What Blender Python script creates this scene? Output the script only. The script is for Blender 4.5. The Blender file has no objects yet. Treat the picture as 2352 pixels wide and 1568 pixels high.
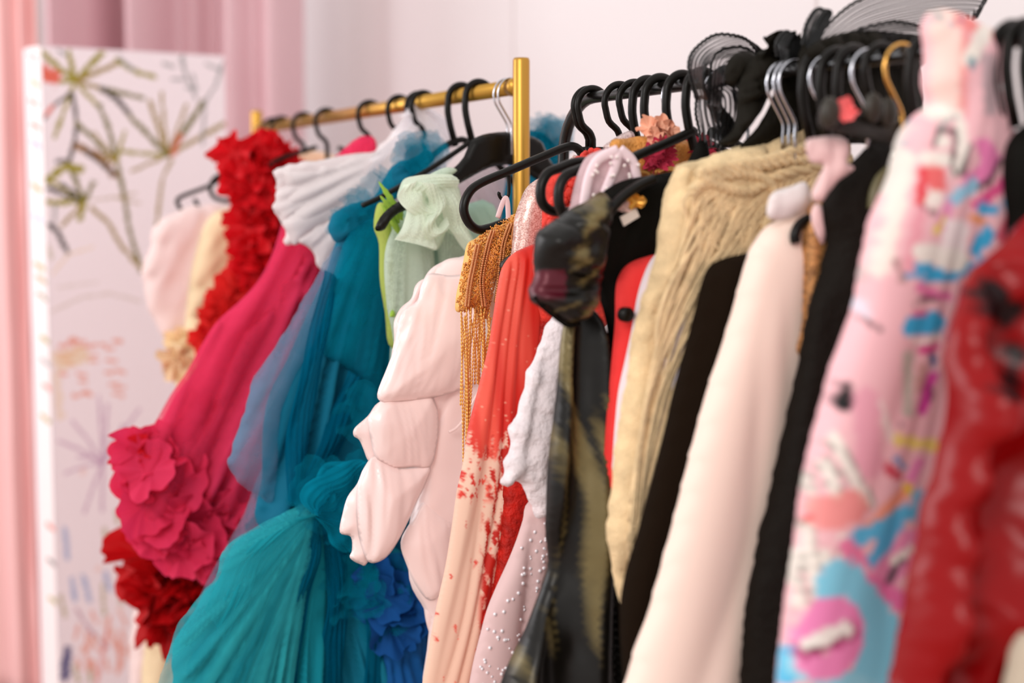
import bpy, math, random
import numpy as np
from mathutils import Vector, Matrix
from mathutils.geometry import delaunay_2d_cdt

random.seed(7)
SC = bpy.context.scene
COL = SC.collection
PI = math.pi

# ------------------------------------------------------------------ camera, world, lights, exposure
FPX = 3267.0
PITCH = math.radians(5.0)
YC, YS = math.cos(math.radians(28.93)), math.sin(math.radians(28.93))
CAM = np.array([1.962, -1.101, 1.343])
RIGHT = np.array([YS, YC, 0.0])
FH = np.array([-YC, YS, 0.0])
FWD = math.cos(PITCH) * FH - math.sin(PITCH) * np.array([0, 0, 1.0])
UP = math.sin(PITCH) * FH + math.cos(PITCH) * np.array([0, 0, 1.0])
cd = bpy.data.cameras.new('camera')
cam = bpy.data.objects.new('camera', cd); COL.objects.link(cam)
M = Matrix(((RIGHT[0], UP[0], -FWD[0], CAM[0]), (RIGHT[1], UP[1], -FWD[1], CAM[1]), (RIGHT[2], UP[2], -FWD[2], CAM[2]), (0, 0, 0, 1)))
cam.matrix_world = M
cd.sensor_width = 36.0; cd.lens = 36.0 * FPX / 2352.0
cd.clip_start = 0.05; cd.clip_end = 50
cd.dof.use_dof = True; cd.dof.focus_distance = 1.98; cd.dof.aperture_fstop = 1.7
SC.camera = cam

w = bpy.data.worlds.new('world'); SC.world = w; w.use_nodes = True
bg = w.node_tree.nodes['Background']; bg.inputs[0].default_value = (1.0, 0.975, 0.965, 1); bg.inputs[1].default_value = 0.92

def area(name, loc, target, size, power, color):
    l = bpy.data.lights.new(name, 'AREA'); l.shape = 'RECTANGLE'; l.size, l.size_y = size; l.energy = power; l.color = color
    o = bpy.data.objects.new(name, l); COL.objects.link(o); o.location = loc
    o.rotation_euler = (Vector(target) - Vector(loc)).to_track_quat('-Z', 'Y').to_euler()
    return o
area('front_area_light', (3.0, -4.0, 3.5), (0.1, 0.0, 1.1), (2.2, 1.8), 96, (1.0, 0.96, 0.92))  # soft area light added behind the camera to brighten the racks
area('left_fill_light', (-2.7, -3.4, 2.3), (-2.4, 0.5, 1.5), (1.8, 1.8), 62, (0.95, 0.96, 1.0))  # cool fill added to brighten the left wall, curtains and board
SC.view_settings.view_transform = 'Standard'; SC.view_settings.look = 'None'
SC.view_settings.exposure = 0.07; SC.view_settings.gamma = 1.0; SC.view_settings.use_curve_mapping = False
SC.cycles.transparent_max_bounces = 24
SC.cycles.max_bounces = 8

# ------------------------------------------------------------------ projection helpers (tracing outlines onto real planes)
def at(px, py, X):
    d = FWD * FPX + RIGHT * (px - 1176.0) - UP * (py - 784.0)
    t = (X - CAM[0]) / d[0]
    p = CAM + d * t
    return (p[1], p[2])
def far(px, py, f):
    """point at horizontal forward distance f"""
    d = FWD * FPX + RIGHT * (px - 1176.0) - UP * (py - 784.0)
    t = f / (d @ FH)
    return CAM + d * t
def proj(P):
    P = np.asarray(P) - CAM
    z = P @ FWD
    return 1176 + FPX * (P @ RIGHT) / z, 784 - FPX * (P @ UP) / z

# ------------------------------------------------------------------ noise
def _h(ix, iy, s):
    v = np.sin(ix * 127.1 + iy * 311.7 + s * 74.7) * 43758.5453
    return v - np.floor(v)
def vn(x, y, s=0):
    x = np.asarray(x, float); y = np.asarray(y, float)
    ix, iy = np.floor(x), np.floor(y); fx, fy = x - ix, y - iy
    fx = fx * fx * (3 - 2 * fx); fy = fy * fy * (3 - 2 * fy)
    a = _h(ix, iy, s); b = _h(ix + 1, iy, s); c = _h(ix, iy + 1, s); d = _h(ix + 1, iy + 1, s)
    return (a + (b - a) * fx) * (1 - fy) + (c + (d - c) * fx) * fy
def fbm(x, y, s=0, o=3):
    r = 0; a = .5; t = 0
    for k in range(o):
        r = r + a * vn(x * 2 ** k, y * 2 ** k, s + k * 13); t += a; a *= .5
    return r / t

def lin(c):
    c = np.asarray(c, float) / 255.0
    return np.where(c <= 0.04045, c / 12.92, ((c + 0.055) / 1.055) ** 2.4)
def L4(c):
    l = lin(c); return (float(l[0]), float(l[1]), float(l[2]), 1.0)

# ------------------------------------------------------------------ materials
def N(nt, t, **kw):
    n = nt.nodes.new(t)
    for k, v in kw.items():
        setattr(n, k, v)
    return n
def fabric(name, color=None, rough=.8, sheen=.2, metal=0., spec=.3, bump=None, stretch=(1, 1, 1), vary=0., attr=None, trans=0.):
    m = bpy.data.materials.new(name); m.use_nodes = True; nt = m.node_tree
    b = nt.nodes['Principled BSDF']
    b.inputs['Roughness'].default_value = rough; b.inputs['Metallic'].default_value = metal
    b.inputs['Specular IOR Level'].default_value = spec
    b.inputs['Sheen Weight'].default_value = sheen; b.inputs['Sheen Roughness'].default_value = .4
    tc = N(nt, 'ShaderNodeTexCoord'); mp = N(nt, 'ShaderNodeMapping'); mp.inputs['Scale'].default_value = stretch
    nt.links.new(tc.outputs['Object'], mp.inputs[0])
    src = None
    if attr:
        a = N(nt, 'ShaderNodeVertexColor', layer_name=attr); src = a.outputs[0]
    else:
        b.inputs['Base Color'].default_value = L4(color)
        if max(color) < 60: b.inputs['Specular IOR Level'].default_value = spec * .5
        b.inputs['Sheen Tint'].default_value = L4([min(255, c + 40) for c in color])
        if max(color) < 60: b.inputs['Sheen Weight'].default_value = 0
    if vary > 0:
        nz = N(nt, 'ShaderNodeTexNoise'); nz.inputs['Scale'].default_value = 45; nz.inputs['Detail'].default_value = 4
        nt.links.new(mp.outputs[0], nz.inputs[0])
        mx = N(nt, 'ShaderNodeMix', data_type='RGBA', blend_type='MULTIPLY'); mx.inputs[0].default_value = 1
        rp = N(nt, 'ShaderNodeValToRGB'); rp.color_ramp.elements[0].position = .35; rp.color_ramp.elements[1].position = .65
        rp.color_ramp.elements[0].color = (1 - vary,) * 3 + (1,); rp.color_ramp.elements[1].color = (1, 1, 1, 1)
        nt.links.new(nz.outputs[0], rp.inputs[0]); nt.links.new(rp.outputs[0], mx.inputs[7])
        if src is None: mx.inputs[6].default_value = L4(color)
        else: nt.links.new(src, mx.inputs[6])
        src = mx.outputs[2]
    if src is not None: nt.links.new(src, b.inputs['Base Color'])
    if bump:
        nz = N(nt, 'ShaderNodeTexNoise'); nz.inputs['Scale'].default_value = bump[0]; nz.inputs['Detail'].default_value = 3
        nt.links.new(mp.outputs[0], nz.inputs[0])
        bp = N(nt, 'ShaderNodeBump'); bp.inputs['Strength'].default_value = bump[1]; bp.inputs['Distance'].default_value = .004
        nt.links.new(nz.outputs[0], bp.inputs['Height']); nt.links.new(bp.outputs[0], b.inputs['Normal'])
    if trans > 0:
        out = nt.nodes['Material Output']; tr = N(nt, 'ShaderNodeBsdfTranslucent'); mx = N(nt, 'ShaderNodeMixShader'); mx.inputs[0].default_value = trans
        if src is not None: nt.links.new(src, tr.inputs[0])
        else: tr.inputs[0].default_value = L4(color)
        nt.links.new(b.outputs[0], mx.inputs[1]); nt.links.new(tr.outputs[0], mx.inputs[2]); nt.links.new(mx.outputs[0], out.inputs[0])
    return m
def tulle(name, color, alpha, mesh_scale=0.):
    """sheer net: diffuse/translucent threads mixed with real transparency"""
    m = bpy.data.materials.new(name); m.use_nodes = True; nt = m.node_tree; nt.nodes.clear()
    out = N(nt, 'ShaderNodeOutputMaterial'); d = N(nt, 'ShaderNodeBsdfDiffuse'); t = N(nt, 'ShaderNodeBsdfTranslucent'); p = N(nt, 'ShaderNodeBsdfTransparent')
    d.inputs[0].default_value = L4(color); t.inputs[0].default_value = L4(color)
    a = N(nt, 'ShaderNodeMixShader'); a.inputs[0].default_value = .35; b = N(nt, 'ShaderNodeMixShader'); b.inputs[0].default_value = alpha
    nt.links.new(d.outputs[0], a.inputs[1]); nt.links.new(t.outputs[0], a.inputs[2])
    nt.links.new(p.outputs[0], b.inputs[1]); nt.links.new(a.outputs[0], b.inputs[2]); nt.links.new(b.outputs[0], out.inputs[0])
    tc = N(nt, 'ShaderNodeTexCoord')
    nz = N(nt, 'ShaderNodeTexNoise'); nz.inputs['Scale'].default_value = 22; nt.links.new(tc.outputs['Object'], nz.inputs[0])
    mr = N(nt, 'ShaderNodeMapRange'); mr.inputs[1].default_value = .3; mr.inputs[2].default_value = .7
    mr.inputs[3].default_value = max(0, alpha - .28); mr.inputs[4].default_value = max(0, alpha - .08)
    nt.links.new(nz.outputs[0], mr.inputs[0])
    da = N(nt, 'ShaderNodeAttribute', attribute_name='dens'); dm = N(nt, 'ShaderNodeMath', operation='MULTIPLY_ADD'); dm.inputs[1].default_value = .62; dm.use_clamp = True
    nt.links.new(da.outputs['Fac'], dm.inputs[0]); nt.links.new(mr.outputs[0], dm.inputs[2]); src = dm.outputs[0]
    if mesh_scale:
        v = N(nt, 'ShaderNodeTexVoronoi', feature='DISTANCE_TO_EDGE'); v.inputs['Scale'].default_value = mesh_scale; v.inputs['Randomness'].default_value = .25
        nt.links.new(tc.outputs['Object'], v.inputs[0])
        g = N(nt, 'ShaderNodeMath', operation='LESS_THAN'); g.inputs[1].default_value = .14; nt.links.new(v.outputs['Distance'], g.inputs[0])
        mm = N(nt, 'ShaderNodeMath', operation='MULTIPLY_ADD'); mm.inputs[1].default_value = .35; nt.links.new(g.outputs[0], mm.inputs[0]); nt.links.new(src, mm.inputs[2]); mm.use_clamp = True
        src = mm.outputs[0]
    nt.links.new(src, b.inputs[0])
    return m
def sequin(name, c1, c2, scale=420, metal=.6, rough=.25, strength=1.):
    m = bpy.data.materials.new(name); m.use_nodes = True; nt = m.node_tree; b = nt.nodes['Principled BSDF']
    tc = N(nt, 'ShaderNodeTexCoord'); v = N(nt, 'ShaderNodeTexVoronoi'); v.inputs['Scale'].default_value = scale
    nt.links.new(tc.outputs['Object'], v.inputs[0])
    sp = N(nt, 'ShaderNodeSeparateColor'); nt.links.new(v.outputs['Color'], sp.inputs[0])
    mx = N(nt, 'ShaderNodeMix', data_type='RGBA'); mx.inputs[6].default_value = L4(c1); mx.inputs[7].default_value = L4(c2)
    nt.links.new(sp.outputs[0], mx.inputs[0]); nt.links.new(mx.outputs[2], b.inputs['Base Color'])
    bp = N(nt, 'ShaderNodeBump'); bp.inputs['Strength'].default_value = strength; bp.inputs['Distance'].default_value = .002
    nt.links.new(sp.outputs[1], bp.inputs['Height']); nt.links.new(bp.outputs[0], b.inputs['Normal'])
    b.inputs['Metallic'].default_value = metal; b.inputs['Roughness'].default_value = rough
    return m
def solid(name, color, rough=.4, metal=0., spec=.5, coat=0.):
    m = bpy.data.materials.new(name); m.use_nodes = True; b = m.node_tree.nodes['Principled BSDF']
    b.inputs['Base Color'].default_value = L4(color); b.inputs['Roughness'].default_value = rough; b.inputs['Metallic'].default_value = metal
    b.inputs['Specular IOR Level'].default_value = spec; b.inputs['Coat Weight'].default_value = coat
    return m

BLACK = solid('black_plastic', (13, 9, 5), .36, spec=.22)
CHROME = solid('chrome', (205, 205, 212), .14, 1.0)
GOLD = solid('gold_metal', (192, 144, 62), .33, .8)
BLACKMETAL = solid('black_metal', (14, 12, 10), .22, spec=.4)

# ------------------------------------------------------------------ object helpers
def tag(o, label=None, cat=None, group=None, kind=None):
    if label: o['label'] = label
    if cat: o['category'] = cat
    if group: o['group'] = group
    if kind: o['kind'] = kind
    return o
def mesh(name, V, F, mat, parent=None, smooth=True, colors=None, uv=None):
    V = np.asarray(V, float)
    if parent is not None:
        p = parent; off = np.zeros(3)
        while p is not None:
            off = off + np.array(p.location); p = p.parent
        V = V - off
    me = bpy.data.meshes.new(name); me.from_pydata(V.tolist(), [], [list(map(int, f)) for f in F])
    if smooth: me.polygons.foreach_set('use_smooth', [True] * len(me.polygons))
    if colors is not None:
        ca = me.color_attributes.new('Col', 'FLOAT_COLOR', 'POINT')
        c4 = np.ones((len(V), 4)); c4[:, :3] = colors
        ca.data.foreach_set('color', c4.ravel())
    if uv is not None:
        ul = me.uv_layers.new(name='UVMap'); li = np.zeros(len(me.loops), int); me.loops.foreach_get('vertex_index', li)
        ul.data.foreach_set('uv', np.asarray(uv)[li].ravel())
    me.materials.append(mat); me.update()
    o = bpy.data.objects.new(name, me); COL.objects.link(o)
    if parent is not None: o.parent = parent
    return o
def thing(name, label, cat, loc, group=None):
    o = bpy.data.objects.new(name, None); COL.objects.link(o); o.location = loc; o.empty_display_size = .05
    return tag(o, label, cat, group)
class MB:
    def __init__(s): s.v = []; s.f = []; s.n = 0
    def add(s, V, F):
        V = np.asarray(V, float); s.v.append(V); s.f += [tuple(int(i) + s.n for i in f) for f in F]; s.n += len(V)
    def build(s, name, mat, parent=None, **k):
        return mesh(name, np.concatenate(s.v), s.f, mat, parent, **k)
def catmull(P, n=6, closed=False):
    P = [np.asarray(p, float) for p in P]; out = []; m = len(P)
    for i in range(m if closed else m - 1):
        p0 = P[(i - 1) % m] if (closed or i > 0) else P[i]; p1 = P[i]; p2 = P[(i + 1) % m]
        p3 = P[(i + 2) % m] if (closed or i + 2 < m) else P[(i + 1) % m]
        for k in range(n):
            t = k / n
            out.append(.5 * ((2 * p1) + (p2 - p0) * t + (2 * p0 - 5 * p1 + 4 * p2 - p3) * t * t + (3 * p1 - p0 - 3 * p2 + p3) * t ** 3))
    if not closed: out.append(P[-1])
    return out
def tube(pts, r, n=8, flat=1.0, flat_axis=None, closed=False):
    pts = [np.asarray(p, float) for p in pts]; m = len(pts)
    rr = r if hasattr(r, '__len__') else [r] * m
    V = []; F = []; up = None
    for i, p in enumerate(pts):
        t = pts[(i + 1) % m] - pts[i - 1] if (closed or 0 < i < m - 1) else (pts[1] - pts[0] if i == 0 else pts[-1] - pts[-2])
        t = t / (np.linalg.norm(t) + 1e-12)
        if flat_axis is not None: up = np.asarray(flat_axis, float)
        elif up is None: up = np.array([0, 0, 1.0]) if abs(t[2]) < .9 else np.array([1.0, 0, 0])
        a = up - t * (up @ t); a /= np.linalg.norm(a) + 1e-12; b = np.cross(t, a); up = a
        for k in range(n):
            th = 2 * PI * k / n; V.append(p + rr[i] * (a * math.cos(th) * flat + b * math.sin(th)))
    for i in range(m if closed else m - 1):
        j = (i + 1) % m
        for k in range(n):
            F.append((i * n + k, i * n + (k + 1) % n, j * n + (k + 1) % n, j * n + k))
    if not closed:
        F.append(tuple(range(n))[::-1]); F.append(tuple((m - 1) * n + k for k in range(n)))
    return np.array(V), F
def ball(c, r, nu=6, nv=4):
    V = [(0, 0, 1)]; F = []
    for i in range(1, nv):
        for k in range(nu):
            a = PI * i / nv; b = 2 * PI * k / nu; V.append((math.sin(a) * math.cos(b), math.sin(a) * math.sin(b), math.cos(a)))
    V.append((0, 0, -1)); e = len(V) - 1
    for k in range(nu):
        F.append((0, 1 + k, 1 + (k + 1) % nu)); F.append((e, 1 + (nv - 2) * nu + (k + 1) % nu, 1 + (nv - 2) * nu + k))
        for i in range(nv - 2):
            a = 1 + i * nu; F.append((a + k, a + nu + k, a + nu + (k + 1) % nu, a + (k + 1) % nu))
    rs = np.asarray(r if hasattr(r, '__len__') else [r] * 3)
    return np.array(V) * rs + np.asarray(c), F
def box(lo, hi):
    x0, y0, z0 = lo; x1, y1, z1 = hi
    return np.array([(x0, y0, z0), (x1, y0, z0), (x1, y1, z0), (x0, y1, z0), (x0, y0, z1), (x1, y0, z1), (x1, y1, z1), (x0, y1, z1)]), \
        [(0, 3, 2, 1), (4, 5, 6, 7), (0, 1, 5, 4), (1, 2, 6, 5), (2, 3, 7, 6), (3, 0, 4, 7)]

def inside(P, poly):
    x, y = P[:, 0], P[:, 1]; r = np.zeros(len(P), bool); n = len(poly)
    for i in range(n):
        x0, y0 = poly[i - 1]; x1, y1 = poly[i]
        c = ((y0 > y) != (y1 > y)); 
        if y1 != y0: r ^= c & (x < (x1 - x0) * (y - y0) / (y1 - y0) + x0)
    return r
def seg_dist(P, A, B):
    best = np.full(len(P), 1e9)
    for a, b in zip(A, B):
        d = b - a; L = d @ d + 1e-12
        t = np.clip(((P - a) @ d) / L, 0, 1)[:, None]
        best = np.minimum(best, ((P - a - t * d) ** 2).sum(1))
    return np.sqrt(best)

class Folds:
    """drapery height field radiating from an anchor above the garment"""
    def __init__(s, anchor=(0.0, 2.2), freq=14, amp=.008, grow=.6, wander=.5, seed=1, cr=0., cscale=18, sharp=1.0):
        s.__dict__.update(locals())
    def __call__(s, y, z, sp=.005):
        dy, dz = y - s.anchor[0], s.anchor[1] - z
        a = np.arctan2(dy, dz); r = np.hypot(dy, dz)
        h = 0
        for k, (f, am) in enumerate(((1, 1.), (2.3, .42), (5.1, .16))):
            if k and .42 / (s.freq * f) < 3.2 * sp: continue
            u = a * s.freq * f + s.wander * (fbm(r * (2.2 + k), a * 3 * f, s.seed + k * 7, 2) - .5) * 2 * (1 + .5 * k)
            w_ = 1 - np.sqrt(np.sin(PI * (u + .35 * np.sin(2 * PI * u * .37 + s.seed + k))) ** 2 + .03) * .985
            w_ = 1 - np.clip(w_, 0, 1) ** (1.35 if k == 0 else 1.1)
            h = h + am * (w_ - .5) * (.35 + 1.1 * vn(u * .8, r * 1.8, s.seed + 5 + k))
        h = s.amp * h * np.clip((r - .15) / s.grow, .15, 1.2)
        if s.cr: h = h + s.cr * (fbm(y * s.cscale, z * s.cscale, s.seed + 9, 3) - .5) * 2
        return h
    def dens(s, y, z):
        dy, dz = y - s.anchor[0], s.anchor[1] - z
        a = np.arctan2(dy, dz); r = np.hypot(dy, dz)
        u = a * s.freq * 3 + s.wander * (fbm(r * 2.2, a * 3, s.seed, 2) - .5) * 6
        return np.clip(1.6 * (1 - np.abs(2 * vn(u, r * 1.5, s.seed + 40) - 1)) ** 2 * vn(u * .4, r * 2.5, s.seed + 41) + .35 * fbm(y * 8, z * 8, s.seed, 2), 0, 1)

def cloth(name, X, px, mat, parent=None, depth=.02, back=None, R=.05, sp=.007, folds=None, smooth_n=4, frill=0., frill_f=60, color=None, tilt=0., dfun=None, seed=0, both=1.0, raw=False, shift=None, pw=1.0):
    """A closed, puffed cloth body whose silhouette in the plane x = X follows the outline."""
    P = [at(p[0], p[1], X) for p in px] if not raw else px
    P = catmull(P, smooth_n, True) if smooth_n > 1 else [np.array(p) for p in P]
    P = np.array(P)
    B = []
    for i in range(len(P)):
        a, b = P[i], P[(i + 1) % len(P)]; n = max(1, int(np.hypot(*(b - a)) / sp))
        for k in range(n): B.append(a + (b - a) * k / n)
    B = np.array(B)
    if frill:
        t = np.roll(B, -1, 0) - np.roll(B, 1, 0); t /= np.linalg.norm(t, axis=1)[:, None] + 1e-9
        nrm = np.stack([t[:, 1], -t[:, 0]], 1)
        j = fbm(B[:, 0] * frill_f + 3, B[:, 1] * frill_f, seed + 77, 2) - .5
        B = B + nrm * (j * 2 * frill)[:, None]
    lo, hi = B.min(0), B.max(0)
    gx = np.arange(lo[0], hi[0], sp); gz = np.arange(lo[1], hi[1], sp * .9)
    G = []
    for i, z in enumerate(gz):
        o = (i % 2) * sp * .5
        G.append(np.stack([gx + o, np.full(len(gx), z)], 1))
    G = np.concatenate(G); G = G[inside(G, B)]
    Bn = np.roll(B, -1, 0)
    D = seg_dist(G, B, Bn); keep = D > sp * .55; G = G[keep]; D = D[keep]
    nb = len(B)
    pts = [Vector((float(a), float(b))) for a, b in B] + [Vector((float(a), float(b))) for a, b in G]
    vo, _, fo, ov, _, _ = delaunay_2d_cdt(pts, [(i, (i + 1) % nb) for i in range(nb)], [list(range(nb))], 1, 1e-7)
    Q = np.array([tuple(v) for v in vo])
    isb = np.zeros(len(Q), bool)
    dist = np.zeros(len(Q))
    for i, src in enumerate(ov):
        if any(s < nb for s in src): isb[i] = True
    ii = np.nonzero(~isb)[0]
    dist[ii] = seg_dist(Q[ii], B, Bn)
    pr = np.sqrt(np.clip(1 - (1 - np.clip(dist / R, 0, 1)) ** 2, 0, 1))
    pr = pr ** pw
    dep = depth if dfun is None else depth * dfun(Q[:, 0], Q[:, 1])
    fl = folds(Q[:, 0], Q[:, 1], sp) if folds else np.zeros(len(Q))
    bk = (back if back is not None else depth * .7)
    rim = np.clip(dist / .012, 0, 1)
    base = X + tilt * (hi[1] - Q[:, 1]) + (shift(Q[:, 0], Q[:, 1]) if shift is not None else 0)
    xf = base + dep * pr + fl * (.15 + .85 * rim)
    xb = base - bk * pr + (fl * (.35 + .65 * (1 - rim)) * 0 + fl * .35) 
    xb = np.where(isb, xf, np.minimum(xb, xf - .0015))
    V = np.stack([xf, Q[:, 0], Q[:, 1]], 1)
    idx = np.full(len(Q), -1); nn = np.nonzero(~isb)[0]; idx[nn] = len(Q) + np.arange(len(nn)); idx[isb] = np.nonzero(isb)[0]
    Vb = np.stack([xb[nn], Q[nn, 0], Q[nn, 1]], 1)
    F = []
    for f in fo:
        a, b, c = [Q[i] for i in f[:3]]
        cr = (b[0] - a[0]) * (c[1] - a[1]) - (b[1] - a[1]) * (c[0] - a[0])
        f = list(f) if cr > 0 else list(f)[::-1]
        F.append(f)
        if not all(isb[i] for i in f): F.append([int(idx[i]) for i in f][::-1])
    VV = np.concatenate([V, Vb])
    cols = None
    if color is not None:
        qx, qy = proj(VV)
        cols = color(qx, qy, VV[:, 1], VV[:, 2])
    o = mesh(name, VV, F, mat, parent, colors=cols)
    if folds is not None:
        at_ = o.data.attributes.new('dens', 'FLOAT', 'POINT'); at_.data.foreach_set('value', folds.dens(VV[:, 1], VV[:, 2]).astype(np.float32))
    return o

def ruffle(mb, path, out, side, width, waves, amp, seed=0, rows=5, taper=1.0, pin=0.):
    """a gathered strip: straight along its path, waving more and more towards the free edge"""
    n = int(waves * 10); path = [np.asarray(p, float) for p in path]
    cp = catmull(path, max(3, n // max(1, len(path) - 1) + 1)); cp = cp[:: max(1, len(cp) // n)]
    out = np.asarray(out, float); out /= np.linalg.norm(out); side = np.asarray(side, float); side /= np.linalg.norm(side)
    V = []; m = len(cp)
    for i, p in enumerate(cp):
        s = i / (m - 1); u = s * waves
        t = cp[min(i + 1, m - 1)] - cp[max(i - 1, 0)]; t /= np.linalg.norm(t) + 1e-9
        ph = 2 * PI * u + 2.5 * (float(vn(u * .7, seed, seed)) - .5) * 2
        ww = width * (.8 + .45 * float(vn(u * 1.1, 9, seed + 3)))
        for j in range(rows):
            q = j / (rows - 1)
            V.append(p + out * ww * q * (1 + .12 * math.sin(ph * 2.3)) + side * amp * (q ** .8) * math.sin(ph) + t * amp * .55 * q * math.cos(ph * 1.1 + 1) )
    F = [(i * rows + j, (i + 1) * rows + j, (i + 1) * rows + j + 1, i * rows + j + 1) for i in range(m - 1) for j in range(rows - 1)]
    mb.add(V, F)
def puff(mb, c, nrm, r, k=5, amp=.45, seed=0, cup=.35, rings=8, seg=60, jag=.03):
    """a gathered rosette of net: a disc thrown into waves"""
    nrm = np.asarray(nrm, float); nrm /= np.linalg.norm(nrm)
    a = np.cross(nrm, (0.13, .2, 1.)); a /= np.linalg.norm(a); b = np.cross(nrm, a)
    V = [np.asarray(c, float)]; F = []
    for i in range(1, rings + 1):
        q = i / rings
        for j in range(seg):
            th = 2 * PI * j / seg
            nz = float(vn(math.cos(th) * 2.4 + 5, math.sin(th) * 2.4 + 5, seed)) - .5
            rr = r * q * (1 + .6 * nz + jag * q * math.sin(th * 13 + seed))
            h = amp * r * q ** 1.4 * (math.sin(k * th + seed * 1.7 + 3 * nz) + .35 * math.sin(2.6 * k * th + seed)) + cup * r * q * q
            V.append(np.asarray(c) + (a * math.cos(th + .5 * q * nz) + b * math.sin(th + .5 * q * nz)) * rr + nrm * h)
    for j in range(seg):
        F.append((0, 1 + j, 1 + (j + 1) % seg))
        for i in range(rings - 1):
            p = 1 + i * seg; F.append((p + j, p + seg + j, p + seg + (j + 1) % seg, p + (j + 1) % seg))
    mb.add(V, F)
def puffs_in(mb, X, poly, n, r, nx=(1, -.55, .1), spread=.5, seed=1, xr=.03, k=5, amp=.45, **kw):
    P = np.array([at(a, b, X) for a, b in poly]); rnd = random.Random(seed); lo, hi = P.min(0), P.max(0); c = 0
    while c < n:
        y = rnd.uniform(lo[0], hi[0]); z = rnd.uniform(lo[1], hi[1])
        if not inside(np.array([[y, z]]), P)[0]: continue
        d = np.array(nx) + np.array([rnd.uniform(-1, 1) for _ in range(3)]) * spread
        puff(mb, (X + rnd.uniform(0, xr), y, z), d, r * rnd.uniform(.7, 1.2), k=k + rnd.randint(-1, 2), amp=amp, seed=seed * 50 + c, **kw); c += 1
def loc_of(X, px, py):
    y, z = at(px, py, X); return (X, y, z)
def V3(X, px, py, dx=0.):
    y, z = at(px, py, X); return np.array([X + dx, y, z])
def strip(edge1, edge2, X1, X2, mat, parent, name, bulge=.014, pleat=.002, m=25, n=10):
    """a length of net between two traced edges, rounded out in the middle"""
    A = catmull([V3(X1, a, b) for a, b in edge1], n); Bq = catmull([V3(X2, a, b) for a, b in edge2], n); k = min(len(A), len(Bq))
    A = [A[int(i * (len(A) - 1) / (k - 1))] for i in range(k)]; Bq = [Bq[int(i * (len(Bq) - 1) / (k - 1))] for i in range(k)]
    V = []; D = []
    for i in range(k):
        for j in range(m):
            q = j / (m - 1); p = A[i] * (1 - q) + Bq[i] * q; e = abs(2 * q - 1) ** 6
            V.append(p + np.array([bulge * math.sin(PI * q) + pleat * math.sin(j * 1.3 + 2 * math.sin(i * .13)) + .004 * math.sin(i * .35 + j * .2), 0, 0]))
            D.append(min(1, .25 + .6 * e + .45 * float(vn(j * .8, i * .08, len(edge1)))))
    F = [(i * m + j, (i + 1) * m + j, (i + 1) * m + j + 1, i * m + j + 1) for i in range(k - 1) for j in range(m - 1)]
    o = mesh(name, V, F, mat, parent)
    at_ = o.data.attributes.new('dens', 'FLOAT', 'POINT'); at_.data.foreach_set('value', np.array(D, np.float32))
    return o
#SETTING#
# ------------------------------------------------------------------ the setting
WALLM = fabric('painted_wall', (234, 226, 226), rough=.85, sheen=0, bump=(60, .05))
FLOORM = fabric('carpet_floor', (190, 168, 160), rough=.95, sheen=0)
def struct(name, V, F, mat):
    return tag(mesh(name, V, F, mat, smooth=False), kind='structure')
struct('floor', *box((-3.5, -4.2, -.1), (3.6, .95, 0)), FLOORM)
struct('wall_back', *box((-3.5, .85, 0), (3.6, .95, 3.2)), WALLM)
struct('wall_left', *box((-3.6, -4.2, 0), (-3.5, .95, 3.2)), WALLM)
pb = MB()
for x in (-1.56, -.3, .95, 2.2): pb.add(*box((x, .843, .12), (x + .006, .852, 3.2)))
tag(pb.build('trim_1', solid('panel_joint', (232, 222, 222), .85), smooth=False), kind='structure')
tag(mesh('baseboard_back', *box((-3.5, .835, 0), (3.6, .85, .12)), solid('baseboard_paint', (238, 222, 218), .6), smooth=False), kind='structure')

# ------------------------------------------------------------------ curtains and the printed display board
SATINP = fabric('pink_satin', (236, 186, 184), rough=.5, sheen=.25, spec=.4)
SATINB = fabric('rose_satin', (234, 198, 204), rough=.5, sheen=.25, spec=.4)
def drape(name, pxa, pxb, f0, f1, waves, amp, mat, label, seed, zt=2.7, zb=.02, thick=.006, fn=None):
    n = 220; rows = 46; V = []; F = []
    for i in range(n + 1):
        s = i / n; px = pxa + (pxb - pxa) * s; f = f0 + (f1 - f0) * s
        for j in range(rows + 1):
            z = zt + (zb - zt) * j / rows
            d = amp * (math.sin(2 * PI * (s * waves + .25 * math.sin(5 * s + seed)) + .35 * float(vn(s * 3, z * .7, seed))) + .5 * math.sin(2 * PI * s * waves * 2.3 + seed))
            d += (fn(s, z) if fn else 0) + .012 * (float(vn(s * 5, z * 7, seed + 4)) - .5)
            d += .03 * (float(vn(s * 2.5, z * 1.2, seed + 2)) - .5)
            ff = f - d; V.append(CAM + FH * ff + RIGHT * ((px - 1176) / FPX * f) + np.array([0, 0, z - CAM[2]]))
    m = rows + 1
    for i in range(n):
        for j in range(rows): F.append((i * m + j, i * m + j + 1, (i + 1) * m + j + 1, (i + 1) * m + j))
    o = mesh(name, V, F, mat); s = o.modifiers.new('thickness', 'SOLIDIFY'); s.thickness = thick
    return tag(o, label, 'curtain')
drape('curtain', -420, 62, 3.92, 3.86, 2.2, .04, SATINP, 'blush satin curtain panel at the far left edge, beside the printed board', 3)
drape('curtain', 50, 104, 3.84, 3.80, 1, .02, SATINP, 'narrow pale pink curtain fold standing directly behind the left edge of the printed board', 8)
drape('curtain', 94, 700, 4.55, 4.75, 2.6, .11, SATINB, 'rose satin curtain hanging behind the printed board and the gold rack end', 5)

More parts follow.
